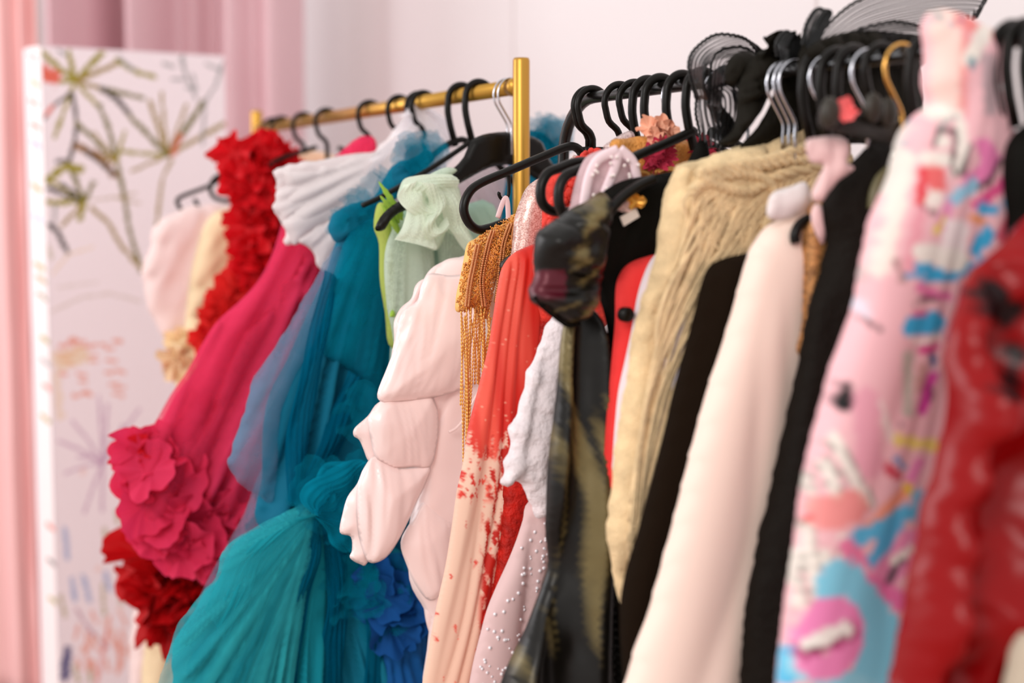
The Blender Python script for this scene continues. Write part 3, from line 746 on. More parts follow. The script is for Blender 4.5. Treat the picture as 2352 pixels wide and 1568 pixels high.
cl = cloth('sheer_blouse', X, [(1150, 335), (1100, 360), (1040, 385), (1000, 410), (985, 460), (985, 560), (990, 800), (1180, 800), (1190, 340)], tulle('pearl_tulle', (236, 222, 226), .6), None, depth=.02, R=.05, sp=.009, folds=Folds((0, 1.6), 12, .012, grow=.2, seed=2))
tag(cl, 'sheer pearl white blouse seen behind the broad black hanger', 'blouse', 'garments on the gold rack')

# teal tulle gown
X = -.24
g = G('teal_gown', 'huge teal tulle ball gown with knotted puff skirt in the centre', 'gown', X)
TC = fabric('teal_core', (0, 112, 142), rough=.85, sheen=.35, trans=.2)
TT = tulle('teal_tulle', (10, 140, 168), .5)
TV = tulle('smoky_veil', (120, 150, 180), .28)
cloth('bodice', X, [(900, 470), (840, 480), (790, 520), (768, 560), (745, 630), (700, 730), (655, 830), (618, 900), (602, 980), (600, 1100), (590, 1200), (700, 1260), (1000, 1250), (1080, 900), (1060, 600), (1000, 470)], TC, g, depth=.05, R=.09, sp=.007, folds=Folds((-.06, 1.60), 12, .042, grow=.35, seed=41, sharp=.8, wander=.8, cr=.003))
cloth('bodice_overlay', X + .06, [(890, 480), (850, 500), (800, 540), (775, 600), (752, 680), (735, 800), (800, 850), (870, 905), (900, 880), (905, 640)], TT, g, depth=.02, back=.006, R=.05, sp=.007, folds=Folds((-.12, 1.5), 7, .018, grow=.2, seed=44, sharp=.7))
cloth('veil', X + .02, [(765, 570), (735, 620), (690, 700), (640, 780), (592, 850), (572, 900), (555, 960), (530, 1035), (524, 1060), (545, 1105), (592, 1140), (625, 1150), (640, 1080), (640, 980), (660, 900), (700, 820), (745, 730), (780, 640), (790, 575)], TV, g, depth=.03, back=.02, R=.05, sp=.008, folds=Folds((0, 1.6), 14, .012, grow=.2, seed=45), frill=.004)
cloth('veil', X - .05, [(620, 1050), (560, 1180), (510, 1270), (450, 1400), (480, 1500), (700, 1500), (720, 1100)], TV, g, depth=.02, back=.02, R=.05, sp=.01, folds=Folds((0, 1.6), 14, .012, grow=.2, seed=46))
sash = [(980, 345), (945, 362), (900, 385), (875, 420), (860, 455), (820, 462), (775, 478), (757, 500), (756, 530), (770, 550), (800, 545), (840, 515), (885, 478), (930, 440), (970, 400), (992, 365)]
cloth('sash', X + .03, sash, TC, g, depth=.028, R=.03, sp=.005, folds=Folds((-.5, 1.2), 16, .010, grow=.1, seed=48, cr=.006, cscale=30), frill=.006, frill_f=40)
mb = MB()
puffs_in(mb, X + .04, [(985, 340), (930, 355), (880, 400), (850, 450), (880, 470), (930, 430), (985, 370)], 9, .036, seed=91, spread=.6, amp=.22, k=3, xr=.02)
puffs_in(mb, X + .04, [(850, 450), (790, 465), (755, 510), (770, 540), (830, 500)], 7, .03, seed=93, spread=.6, amp=.22, k=3, xr=.02)
mb.build('sash_frill', TT, g)
# skirt of gathered puffs
KX = X + .09
def swag(name, outl, mat, anchor_px, freq, amp, seed, dx, depth=.05, sharp=.8, par=g, cr=.003, frill=0.004, wander=.8, grow=.12):
    return cloth(name, X + dx, outl, mat, par, depth=depth, R=.07, sp=.0045, folds=Folds(at(*anchor_px, X + dx), freq, amp, grow=grow, seed=seed, sharp=sharp, wander=wander, cr=cr, cscale=26), frill=frill, frill_f=30)
swag('underskirt', [(660, 1200), (560, 1300), (470, 1450), (420, 1700), (1120, 1700), (1100, 1150), (900, 1050)], fabric('deep_teal', (0, 84, 116), rough=.85, sheen=.3), (720, 1000), 9, .03, 60, .0)
swag('skirt_puff', [(722, 1172), (690, 1172), (640, 1188), (590, 1212), (545, 1245), (512, 1285), (502, 1325), (470, 1365), (430, 1420), (402, 1480), (395, 1560), (420, 1700), (700, 1700), (745, 1500), (765, 1300), (745, 1200)], fabric('bright_teal', (0, 142, 160), rough=.85, sheen=.4, trans=.2), (722, 1165), 5.5, .042, 61, .06, sharp=.7)
swag('skirt_veil', [(715, 1165), (650, 1178), (570, 1215), (508, 1268), (495, 1325), (455, 1370), (410, 1430), (388, 1500), (380, 1600), (620, 1700), (700, 1400)], tulle('aqua_tulle', (60, 190, 200), .33), (722, 1165), 6, .022, 66, .12, depth=.02)
swag('skirt_panel', [(740, 1180), (770, 1230), (775, 1350), (760, 1500), (720, 1700), (1000, 1700), (1000, 1330), (930, 1270), (850, 1230), (790, 1180)], fabric('mid_teal', (0, 118, 146), rough=.85, sheen=.35, trans=.1), (740, 1120), 7, .042, 63, .05)
swag('blue_underskirt', [(830, 1280), (870, 1262), (930, 1290), (960, 1340), (985, 1400), (1010, 1700), (860, 1700), (850, 1500), (800, 1380)], fabric('royal_blue_tulle', (6, 84, 150), rough=.85, sheen=.35), (860, 1150), 6, .025, 64, .09, cr=.012)
mb = MB()
puffs_in(mb, X + .10, [(700, 1120), (770, 1060), (840, 1030), (850, 1150), (800, 1230), (740, 1200)], 9, .045, seed=21, spread=.5, xr=.04, amp=.25, k=3, nx=(1, -.6, .1))
puffs_in(mb, X + .10, [(820, 930), (850, 930), (850, 980), (825, 980)], 2, .04, seed=23, spread=.4, amp=.3, k=3)
puffs_in(mb, X + .10, [(770, 1230), (850, 1290), (930, 1320), (900, 1480), (830, 1400), (760, 1320)], 9, .05, seed=27, spread=.4, xr=.03, amp=.25, k=4)
mb.build('rosette', TT, g)
mb = MB(); puffs_in(mb, X + .12, [(850, 1300), (930, 1330), (950, 1480), (880, 1500), (840, 1400)], 7, .042, seed=33, spread=.4, amp=.25, k=3)
mb.build('blue_rosette', fabric('royal_blue_net', (14, 84, 156), rough=.85, sheen=.3, trans=.2), g)
V, F = ball(V3(X, 722, 1180, .15), .005, 12, 8); mesh('pearl', V, F, solid('pearl_white', (235, 240, 240), .3), g)
AQ = tulle('aqua_net', (40, 176, 190), .5); DT = tulle('dark_teal_net', (0, 96, 128), .6)
for e1, e2, dx, m_ in [([(722, 1178), (660, 1215), (580, 1290), (520, 1400), (470, 1560), (460, 1640)], [(724, 1182), (690, 1240), (640, 1330), (590, 1440), (560, 1560), (550, 1640)], .115, AQ),
    ([(722, 1182), (700, 1260), (655, 1360), (625, 1480), (610, 1640)], [(728, 1182), (735, 1270), (710, 1380), (690, 1500), (680, 1640)], .12, DT),
    ([(728, 1182), (745, 1260), (750, 1380), (735, 1500), (730, 1640)], [(740, 1185), (790, 1260), (800, 1380), (790, 1500), (790, 1640)], .11, DT),
    ([(722, 1176), (640, 1200), (560, 1250), (515, 1310), (470, 1400)], [(722, 1180), (650, 1225), (600, 1290), (570, 1370), (520, 1480)], .125, AQ),
    ([(810, 1250), (830, 1340), (840, 1460), (830, 1640)], [(870, 1270), (890, 1350), (905, 1460), (900, 1640)], .12, DT),
    ([(800, 850), (770, 920), (735, 1010), (700, 1100), (690, 1170)], [(840, 880), (815, 960), (780, 1040), (740, 1110), (705, 1170)], .075, DT),
    ([(745, 620), (720, 720), (690, 850), (660, 1000), (660, 1150)], [(775, 640), (755, 740), (735, 860), (710, 1000), (700, 1160)], .07, DT)]:
    strip(e1, e2, X + dx, X + dx, m_, g, 'net_panel', bulge=.012)
for e1, e2, dx in [([(715, 1178), (690, 1150), (700, 1110), (740, 1090), (790, 1060), (830, 1055)], [(725, 1182), (745, 1150), (770, 1140), (800, 1120), (825, 1090), (832, 1060)], .16),
    ([(720, 1172), (735, 1120), (725, 1090), (750, 1065), (800, 1058)], [(724, 1176), (765, 1170), (790, 1150), (815, 1110), (820, 1075)], .15),
    ([(722, 1186), (750, 1220), (760, 1250), (790, 1270)], [(728, 1184), (790, 1200), (815, 1225), (820, 1250)], .15)]:
    strip(e1, e2, X + dx, X + dx, TT, g, 'bow_loop', bulge=.018)
# far shoulder seen to the right of the gold post
mb = MB(); puffs_in(mb, X, [(1215, 290), (1275, 310), (1290, 380), (1230, 370)], 12, .034, seed=35, spread=.7, amp=.25, k=3)
mb.build('far_shoulder', TT, g)
cloth('far_sleeve', X, [(1180, 330), (1230, 300), (1270, 325), (1292, 390), (1290, 600), (1150, 600)], TC, g, depth=.02, R=.03, sp=.01, folds=Folds(freq=14, amp=.01, seed=4))

# mint tulle dress
X = -.10
g = G('mint_dress', 'mint green tulle dress with a big bow and small lime leaves', 'dress', X)
MC = fabric('mint_core', (178, 208, 190), rough=.9, sheen=.3, trans=.2)
MT = tulle('mint_tulle', (216, 230, 212), .62, 420)
LM = tulle('lime_net', (196, 210, 110), .75, 380)
cloth('skirt', X - .015, [(930, 470), (900, 510), (880, 560), (878, 620), (888, 700), (898, 760), (905, 1100), (1150, 1100), (1150, 520), (1050, 470)], MC, g, depth=.022, R=.04, sp=.006, folds=Folds((-.13, 1.6), 13, .018, grow=.25, seed=51, sharp=.9))
cloth('lime_panel', X - .005, [(866, 470), (858, 520), (870, 560), (872, 640), (884, 720), (892, 790), (925, 800), (912, 700), (905, 600), (898, 510), (885, 470)], LM, g, depth=.012, R=.02, sp=.005, folds=Folds(freq=24, amp=.006, seed=3))
cloth('overlay', X + .01, [(925, 500), (895, 540), (882, 600), (888, 700), (905, 790), (915, 900), (1010, 900), (1000, 700), (990, 540)], MT, g, depth=.012, R=.03, sp=.006, folds=Folds((-.15, 1.5), 12, .012, grow=.15, seed=53, sharp=.7))
cloth('overlay', X + .01, [(1000, 520), (1010, 640), (1015, 900), (1130, 900), (1100, 620), (1075, 540), (1040, 500)], MT, g, depth=.012, R=.03, sp=.006, folds=Folds((-.05, 1.5), 14, .012, grow=.15, seed=54, sharp=.7))
BN = tulle('mint_bow_sheer', (232, 242, 224), .62, 470)
for e1, e2, dx in [([(1035, 400), (965, 402), (925, 420), (938, 480), (918, 532), (908, 550)], [(1052, 432), (1000, 440), (975, 470), (992, 520), (1002, 560), (1000, 575)], .090),
    ([(1000, 408), (1045, 420), (1065, 480), (1076, 530), (1098, 582)], [(985, 450), (1010, 480), (1028, 520), (1045, 545), (1085, 592)], .085),
    ([(960, 418), (985, 470), (965, 520), (985, 552), (1022, 532)], [(1012, 428), (1022, 470), (1002, 505), (1006, 522), (1027, 498)], .100),
    ([(925, 425), (915, 450), (930, 480), (960, 500)], [(960, 412), (970, 440), (985, 465), (1005, 480)], .095)]:
    strip(e1, e2, X + dx, X + dx, BN, g, 'bow_sheer', bulge=.014, pleat=.0012)
BWC = tulle('mint_bow_net', (226, 240, 220), .80, 460)
cloth('bow_loop', X + .055, [(930, 410), (918, 430), (912, 455), (925, 470), (935, 500), (918, 530), (908, 548), (925, 553), (960, 560), (1000, 575), (1015, 555), (1028, 520), (1025, 480), (1012, 440), (1000, 418), (960, 405)], BWC, g, depth=.02, R=.05, pw=1.5, sp=.004, folds=Folds((-.12, 1.52), 5, .016, grow=.06, seed=55, sharp=.8, cr=.003, cscale=30))
cloth('bow_loop', X + .05, [(985, 425), (1010, 402), (1035, 405), (1052, 430), (1062, 470), (1072, 520), (1098, 575), (1088, 590), (1050, 545), (1025, 530), (1005, 480)], BWC, g, depth=.02, R=.03, sp=.004, folds=Folds((-.1, 1.5), 8, .010, grow=.06, seed=56, sharp=.8))
cloth('bow_tail', X + .075, [(940, 425), (965, 412), (1020, 385), (1050, 392), (1010, 420), (1000, 460), (980, 490), (955, 470)], MT, g, depth=.01, R=.02, sp=.004, folds=Folds((-.1, 1.5), 8, .006, grow=.05, seed=57))
mb = MB(); mbl = MB()
for k, (a, b) in enumerate([((912, 505), (852, 418)), ((905, 512), (852, 450)), ((912, 498), (880, 470)), ((900, 520), (858, 470)), ((930, 480), (905, 425)), ((945, 470), (925, 432)), ((905, 535), (875, 500)), ((892, 712), (874, 724))]):
    A, Bq = V3(X, *a, .02), V3(X, *b, .03 + .006 * (k % 3)); dd = Bq - A; sd = np.cross(dd, (1, -.3, 0)); sd /= np.linalg.norm(sd); L = np.linalg.norm(dd)
    n = 12; V = []
    for i in range(n + 1):
        q = i / n; wd = .0052 * math.sin(PI * min(1, q * .9 + .1)) ** .7 * (1 + .25 * math.sin(i * PI)); wd *= (1.15 if i % 2 else .85)
        if i == n: wd = .0003
        c_ = A + dd * q + np.array([.004 * math.sin(PI * q), 0, 0])
        V += [c_ + sd * wd, c_ + np.array([.003, 0, 0]), c_ - sd * wd, c_ - np.array([.002, 0, 0])]
    F = [(4 * i + j, 4 * i + (j + 1) % 4, 4 * i + 4 + (j + 1) % 4, 4 * i + 4 + j) for i in range(n) for j in range(4)]
    (mb if k < 7 else mbl).add(V, F)
mbl.build('leaf', fabric('lime_leaf_low', (158, 196, 70), rough=.7, sheen=.3), g)
mb.build('leaf_trim', fabric('lime_leaf', (158, 196, 70), rough=.7, sheen=.3, bump=(500, .5)), g)

# blush satin petal gown
X = .05
g = thing('petal_gown', 'blush pink satin gown with large folded petal flounces down its side', 'gown', (X, 0, 1.4), BG)
SA = fabric('blush_satin', (255, 230, 226), rough=.27, sheen=.1, spec=.7)
cloth('body', X, [(1060, 590), (1015, 602), (985, 640), (975, 720), (965, 850), (950, 950), (960, 1100), (940, 1200), (940, 1330), (975, 1400), (985, 1450), (990, 1650), (1250, 1650), (1250, 700), (1180, 590)], SA, g, depth=.02, R=.05, sp=.007, folds=Folds((0, 1.6), 10, .012, grow=.3, seed=71, cr=.004, cscale=12))
def petal(outl, dx, seed, depth=.03, R=.05, name='petal', anc=None, freq=6, amp=.006, par=g):
    return cloth(name, X + dx, outl, SA, par, depth=depth * .6, back=.004, R=R * 1.4, pw=1.7, sp=.0045, folds=Folds(anc or (-.05, 1.55), freq * .8, amp * .8, grow=.1, seed=seed, cr=.009, cscale=8, wander=1.2))
petal([(1100, 585), (1050, 592), (1010, 604), (985, 622), (975, 645), (1000, 660), (1110, 660)], .0, 72, .015, .03, 'neckline_fold')
petal([(1000, 645), (975, 640), (955, 655), (945, 685), (920, 708), (905, 740), (905, 780), (900, 830), (940, 850), (1000, 800)], .012, 74, .015, .03)
petal([(1110, 640), (1030, 632), (985, 628), (968, 655), (958, 690), (925, 715), (912, 760), (905, 800), (890, 840), (866, 905), (882, 924), (925, 922), (975, 916), (1010, 910), (1060, 893), (1110, 860), (1150, 760)], .03, 75, .04, .06, anc=(-.1, 1.5), freq=4, amp=.010)
petal([(905, 918), (868, 925), (845, 955), (815, 982), (812, 1000), (825, 1010), (835, 1032), (848, 1060), (880, 1072), (900, 1050), (940, 930)], .012, 79, .012, .03)
petal([(880, 915), (925, 912), (985, 905), (1000, 925), (1007, 960), (1005, 1010), (990, 1070), (950, 1072), (905, 1075), (878, 1062), (860, 1045), (850, 1005), (845, 960)], .025, 76, .028, .05, anc=(-.3, 1.3), freq=5)
petal([(860, 1050), (835, 1075), (820, 1110), (798, 1140), (786, 1180), (780, 1222), (805, 1232), (808, 1262), (803, 1280), (825, 1294), (845, 1290), (880, 1200), (900, 1100)], .01, 78, .014, .03)
petal([(860, 1045), (905, 1068), (950, 1072), (988, 1070), (978, 1110), (958, 1150), (935, 1200), (912, 1245), (888, 1278), (862, 1292), (842, 1285), (825, 1240), (818, 1180), (822, 1110)], .022, 77, .035, .06, anc=(-.25, 1.3), freq=5, amp=.008)
petal([(975, 1150), (1010, 1170), (1045, 1200), (1040, 1290), (1015, 1360), (985, 1378), (955, 1345), (935, 1300), (920, 1245), (945, 1195)], .015, 80, .028, .05, anc=(-.2, 1.2), freq=8, amp=.010)
petal([(1000, 935), (1040, 880), (1120, 850), (1120, 1100), (1060, 1210), (980, 1150), (990, 1050)], .0, 81, .02, .05)
petal([(975, 1370), (1000, 1375), (1020, 1400), (1000, 1480), (985, 1450), (975, 1410)], .0, 82, .012, .02)
mb = MB(); V, F = tube(catmull([V3(X, a, b, .035) for a, b in [(1085, 880), (1065, 910), (1045, 950), (1025, 975), (1008, 985)]], 8), .0022, 8); mb.add(V, F); mb.build('piping', SA, g)

# ------------------------------------------------------------------ garments on the black rack
# gold beaded top
X = .21
g = thing('beaded_top', 'gold beaded top with long bead fringe hanging beside the gold post', 'top', (X, 0, 1.4), BG)
GN = fabric('gold_net', (240, 188, 112), rough=.6, sheen=.2, metal=.15)
GB = solid('amber_bead', (238, 160, 66), .14, .4, coat=.5)
GB2 = solid('bronze_bead', (206, 138, 84), .18, .5, coat=.4)
outl = [(1180, 492), (1150, 508), (1120, 520), (1095, 545), (1073, 560), (1064, 600), (1056, 640), (1048, 675), (1046, 712), (1062, 716), (1085, 705), (1092, 728), (1112, 735), (1124, 690), (1135, 640), (1250, 620), (1250, 500)]
cloth('body', X, outl, GN, g, depth=.02, R=.03, sp=.005, folds=Folds((0, 1.6), 12, .006, seed=2, cr=.003, cscale=30))
cloth('lining', X - .014, [(1140, 620), (1126, 660), (1113, 700), (1110, 760), (1108, 830), (1112, 900), (1200, 900), (1200, 640)], fabric('white_lining', (246, 236, 230), rough=.7), g, depth=.008, R=.02, sp=.008)
PP = np.array([at(a, b, X) for a, b in outl]); mbA, mbB = MB(), MB(); rb = random.Random(3); lo, hi = PP.min(0), PP.max(0); c = 0
while c < 3600:
    y, z = rb.uniform(lo[0], hi[0]), rb.uniform(lo[1], hi[1])
    q = np.array([[y, z]])
    if y > -.02 or not inside(q, PP)[0]: continue
    D = seg_dist(q, PP, np.roll(PP, -1, 0))[0]; xx = X + .02 * math.sqrt(max(0, 1 - (1 - min(1, D / .03)) ** 2)) + .0015
    a = rb.uniform(0, PI) if rb.random() < .5 else PI / 2 + .3
    L = rb.uniform(.0018, .003); dv = np.array([0, math.cos(a), math.sin(a)]) * L
    V, F = tube([np.array([xx, y, z]) - dv / 1.6, np.array([xx + .0007, y, z]) + dv / 1.6], .0009, 5); (mbA if rb.random() < .75 else mbB).add(V, F); c += 1
tag(mbA.build('bugle_beads', GB, g), kind='stuff')
for path in [[(1150, 515), (1135, 560), (1128, 620), (1120, 690)], [(1110, 530), (1098, 570), (1085, 640), (1090, 700)], [(1076, 562), (1066, 610), (1058, 650), (1052, 700)], [(1165, 505), (1158, 540), (1160, 580)]]:
    for off in (0, .0045):
        for p in catmull([V3(X, a, b, .023) + np.array([0, off, 0]) for a, b in path], 14)[::1]: V, F = ball(p, .0021, 6, 4); mbB.add(V, F)
tag(mbB.build('round_beads', GB2, g), kind='stuff')
FR = solid('fringe_bead', (240, 178, 88), .14, .4, coat=.5)
for k in range(24):
    t = k / 23; sx = 1050 + 66 * t; sy = 712 + 14 * math.sin(k * 1.7)
    ends = [(1056, 1110), (1060, 1060), (1058, 1000), (1066, 960), (1052, 930), (1075, 900), (1062, 1020), (1085, 880)]
    ex, ey = (ends[k % 8] if k < 12 else (1086 + (k - 12) * 2.4 + 4 * math.sin(k), 900 - (k - 12) * 6 + 20 * math.sin(k * 2)))
    A, Bq = V3(X, sx, sy, .012 + .008 * math.sin(k * 2.3)), V3(X, ex, ey, .012 + .006 * math.sin(k)); L = np.linalg.norm(Bq - A); n = int(L / .0052); pts = []; rad = []
    for i in range(n):
        for dq, r_ in ((.08, .0007), (.25, .00145), (.8, .00145), (.95, .0007)):
            q = (i + dq) / n; pts.append(A + (Bq - A) * q + np.array([0, .003 * math.sin(q * PI) * math.sin(k), 0])); rad.append(r_)
    V, F = tube(pts, rad, 5); mesh('bead_strand', V, F, FR, g)
# hanger peg with a pink ribbon loop
V, F = tube(catmull([V3(X, a, b, .0) for a, b in [(1168, 400), (1169, 430), (1166, 452), (1152, 456), (1146, 446), (1147, 442)]], 5), .0026, 8)
mesh('hanging_peg', V, F, BLACK, g)
V, F = tube(catmull([V3(X, a, b, .004) for a, b in [(1140, 500), (1150, 470), (1158, 455), (1163, 470), (1165, 520)]], 5), .0040, 8, flat=.3, flat_axis=(1, 0, 0))
mesh('ribbon_loop', V, F, solid('pink_ribbon', (246, 214, 216), .5), g)
# grey arm tips poking through the beading
mb = MB()
for pts in [[(1172, 582), (1150, 590), (1132, 604), (1130, 612)], [(1128, 622), (1133, 640), (1140, 655)]]:
    V, F = tube(catmull([V3(X, a, b, .03) for a, b in pts], 5), .0042, 10); mb.add(V, F)
mb.build('ribbed_hanger_tip', solid('graphite_plastic', (60, 58, 55), .4), g)

# rose sequin dress
X = .255
cl = cloth('sequin_dress', X, [(1290, 392), (1262, 400), (1232, 412), (1208, 432), (1194, 462), (1182, 500), (1178, 545), (1172, 590), (1160, 640), (1160, 800), (1160, 1200), (1340, 1200), (1340, 420)], sequin('rose_sequin', (252, 226, 216), (206, 150, 140), 620, .3, .3), None, depth=.018, R=.035, sp=.007, folds=Folds(freq=12, amp=.005, seed=6))
tag(cl, 'rose silver sequin dress with a rounded shoulder right of the gold post', 'dress', BG)

# coral gown with spattered nude skirt
X = .285
g = thing('coral_gown', 'sheer coral red gown fading to a nude skirt spattered with red', 'gown', (X, 0, 1.4), BG)
def coral(qx, qy, y, z):
    edge = 1020 + 30 * (vn(qx * .05, qy * .01, 3) - .5) + 60 * (vn(qx * .16, qy * .02, 4) - .5)
    n1 = .6 * fbm(y * 200, z * 70, 8, 3) + .4 * fbm(y * 30, z * 12, 18, 2); n2 = fbm(y * 300, z * 110, 9, 2)
    def sm(v, k=14): return np.clip(v * k + .5, 0, 1)
    red = sm((edge - qy) / 400, 20)
    spl = sm(n1 - (.45 + (qy - 1050) * .00012)) * sm((qx - (1112 + (1050 - qy) * .03)) / 200) * sm((1480 - qy) / 400)
    band = sm(n2 - .63) * sm((1150 - qy) / 300)
    few = sm(fbm(y * 150, z * 60, 11, 2) - .84)
    mk = np.maximum.reduce([red, spl, band, few])[:, None]
    base = lin((250, 208, 184)) * np.ones((len(qx), 1))
    fold_shade = np.clip((fbm(y * 45, z * 3, 5, 3) - .35) * 3, 0, 1)[:, None]  # vertical darker bands: fold shade painted into the coral
    dk = lin((204, 34, 18))
    rd = lin((252, 98, 78)) * (1 - fold_shade) + lin((222, 40, 26)) * fold_shade
    sp_ = np.clip((vn(y * 900, z * 700, 31) - .93) * 14, 0, 1)[:, None]
    rd = rd * (1 - sp_) + lin((255, 190, 160)) * sp_
    wh = (spl * (1 - red))[:, None]
    rd = rd * (1 - wh) + dk * wh
    return base * (1 - mk) + rd * mk
cloth('gown', X, [(1250, 555), (1205, 568), (1175, 585), (1152, 615), (1142, 660), (1134, 710), (1122, 790), (1108, 850), (1090, 920), (1073, 990), (1063, 1060), (1048, 1130), (1038, 1200), (1022, 1300), (1000, 1400), (982, 1500), (965, 1600), (955, 1700), (1200, 1700), (1330, 1200), (1330, 560)], fabric('coral_print', attr='Col', rough=.55, sheen=.25, spec=.35, trans=.15), g, depth=.018, R=.04, sp=.0024, folds=Folds((-.05, 1.9), 17, .009, grow=.4, seed=91, sharp=.9), color=coral)
X = .31
cl = cloth('coral_overdress', X, [(1330, 560), (1262, 590), (1235, 680), (1235, 760), (1215, 850), (1195, 950), (1160, 1080), (1150, 1200), (1140, 1300), (1125, 1380), (1108, 1440), (1250, 1450), (1350, 900)], fabric('scarlet_lace', (216, 34, 20), rough=.6, sheen=.2, bump=(160, 1), vary=.5), None, depth=.014, R=.03, sp=.007, folds=Folds(freq=22, amp=.008, seed=92))
tag(cl, 'scarlet lace dress showing in a thin dark strip left of the white lace sleeve', 'dress', BG)

# coral lace top with bobbly trim
X = .33
g = thing('lace_camisole', 'coral red lace top with bobbled trim between two curved hanger ends', 'top', (X, 0, 1.4), BG)
CL = fabric('coral_lace', (244, 66, 52), rough=.6, sheen=.3, bump=(110, 1), vary=.35)
cloth('body', X, [(1345, 362), (1300, 378), (1268, 390), (1252, 420), (1245, 470), (1242, 530), (1222, 580), (1226, 650), (1240, 720), (1258, 740), (1400, 740), (1400, 380)], CL, g, depth=.016, R=.03, sp=.006, folds=Folds(freq=14, amp=.008, seed=94, cr=.008, cscale=40))
mb = MB()
for k in range(70):
    q = k / 70; a = 1345 - 95 * q + 10 * math.sin(k * 2.1); b = 362 + 150 * q ** 1.4 + 16 * math.sin(k * 3.7)
    V, F = ball(V3(X, a, b, .018 + .004 * math.sin(k)), (.006 + .002 * math.sin(k * 1.3)), 8, 6); mb.add(V, F)
mb.build('bobble_trim', CL, g)
# white lace sleeve top
X = .39
LC = fabric('white_lace', (246, 232, 234), rough=.85, sheen=.3, bump=(90, 1.2), vary=.12)
def ltr(name, X, px, mat, label, cat, **k):
    o = cloth(name, X, px, mat, None, **k); return tag(o, label, cat, BG)
ltr('lace_blouse', X, [(1290, 715), (1262, 735), (1248, 770), (1235, 800), (1222, 835), (1208, 855), (1202, 890), (1190, 930), (1183, 965), (1168, 985), (1170, 1020), (1160, 1060), (1158, 1085), (1150, 1108), (1166, 1120), (1182, 1104), (1200, 1110), (1206, 1140), (1222, 1160), (1232, 1182), (1250, 1190), (1300, 1190), (1340, 1100), (1340, 720)], LC, 'white embroidered lace blouse with a scalloped hem beside the black ruched dress', 'blouse', depth=.02, R=.035, sp=.005, folds=Folds(freq=18, amp=.01, seed=96, cr=.006, cscale=45), frill=.005, frill_f=60)
# pale beaded tulle dress
X = .36
g = thing('pearl_dress', 'pale pink tulle dress scattered with pearls, below the white lace blouse', 'dress', (X, 0, 1.4), BG)
o1 = [(1300, 1100), (1215, 1150), (1200, 1195), (1185, 1240), (1165, 1290), (1140, 1345), (1118, 1400), (1102, 1460), (1085, 1530), (1070, 1620), (1060, 1700), (1320, 1700), (1320, 1150)]
fo = Folds((-.1, 1.7), 16, .014, grow=.4, seed=98)
cloth('skirt', X, o1, fabric('pale_pink_tulle', (240, 206, 204), rough=.8, sheen=.3, trans=.2), g, depth=.02, R=.04, sp=.006, folds=fo)
PP = np.array([at(a, b, X) for a, b in o1]); mb = MB(); rb = random.Random(5); lo, hi = PP.min(0), PP.max(0); c = 0
while c < 330:
    y, z = rb.uniform(lo[0], hi[0]), rb.uniform(lo[1], hi[1]); q = np.array([[y, z]])
    if not inside(q, PP)[0]: continue
    D = seg_dist(q, PP, np.roll(PP, -1, 0))[0]
    if D < .002: continue
    pr = math.sqrt(1 - (1 - min(1, D / .04)) ** 2); xx = X + .02 * pr + float(fo(np.array([y]), np.array([z]))[0]) * .9
    V, F = ball((xx + .001, y, z), rb.choice([.0016, .0022, .0026]), 7, 5); mb.add(V, F); c += 1
tag(mb.build('pearls', solid('iridescent_pearl', (250, 240, 244), .12, .2, coat=1), g), kind='stuff')

# striped ribbon bow garment
X = .487
g = thing('ribbon_dress', 'blush ribbon-striped sheer dress with pearl dots, its rounded shoulder under the bare arm', 'dress', (X, 0, 1.4), BG)
cloth('shoulder', X, [(1400, 342), (1370, 348), (1345, 362), (1328, 395), (1318, 430), (1310, 470), (1306, 520), (1480, 520), (1460, 430), (1448, 395), (1432, 362)], fabric('dotted_sheer', (206, 172, 176), rough=.5, sheen=.3, vary=.2), g, depth=.022, R=.04, sp=.005, folds=Folds((-.1, 1.5), 10, .003, grow=.1, seed=3))
RW = fabric('ribbon_white', (250, 224, 230), rough=.45, sheen=.2)
for pts in [[(1395, 346), (1352, 368), (1330, 410), (1318, 480)], [(1400, 345), (1388, 390), (1368, 440), (1350, 490)], [(1402, 345), (1430, 372), (1440, 410), (1452, 450)]]:
    c_ = catmull([V3(X, a, b, .022) for a, b in pts], 8); V, F = tube(c_, [.0065] * len(c_), 10, flat=.45, flat_axis=(1, 0, 0)); mesh('ribbon_stripe', V, F, RW, g)
mb = MB()
for k in range(26):
    V, F = ball(V3(X, rb.uniform(1335, 1440), rb.uniform(360, 460), .026), .0022, 8, 6); mb.add(V, F)
mb.build('pearl_dots', solid('dot_pearl', (255, 240, 236), .2, coat=1), g)

# ornate gold embroidered top
X = .43
g = thing('embroidered_top', 'ornate golden orange top with pink petal embroidery behind the bare hanger arm', 'top', (X, 0, 1.4), BG)
cloth('body', X, [(1400, 330), (1440, 318), (1480, 312), (1540, 318), (1600, 325), (1612, 345), (1605, 420), (1560, 520), (1440, 520), (1410, 430)], fabric('golden_brocade', (232, 158, 78), rough=.45, sheen=.2, metal=.2, bump=(180, 1), vary=.4), g, depth=.014, R=.03, sp=.006, folds=Folds(freq=14, amp=.005, seed=8, cr=.005, cscale=30))
mb = MB()
for a, b, r_ in [(1488, 372, .014), (1502, 360, .013), (1500, 345, .012), (1475, 360, .010), (1590, 345, .014)]:
    puff(mb, V3(X, a, b, .02), (1, -.5, .2), r_ * 1.3, k=4, amp=.3, seed=int(a), jag=.2)
mb.build('petal_embroidery', fabric('pink_petal', (226, 60, 92), rough=.6, sheen=.4, bump=(400, 1)), g)
mb = MB()
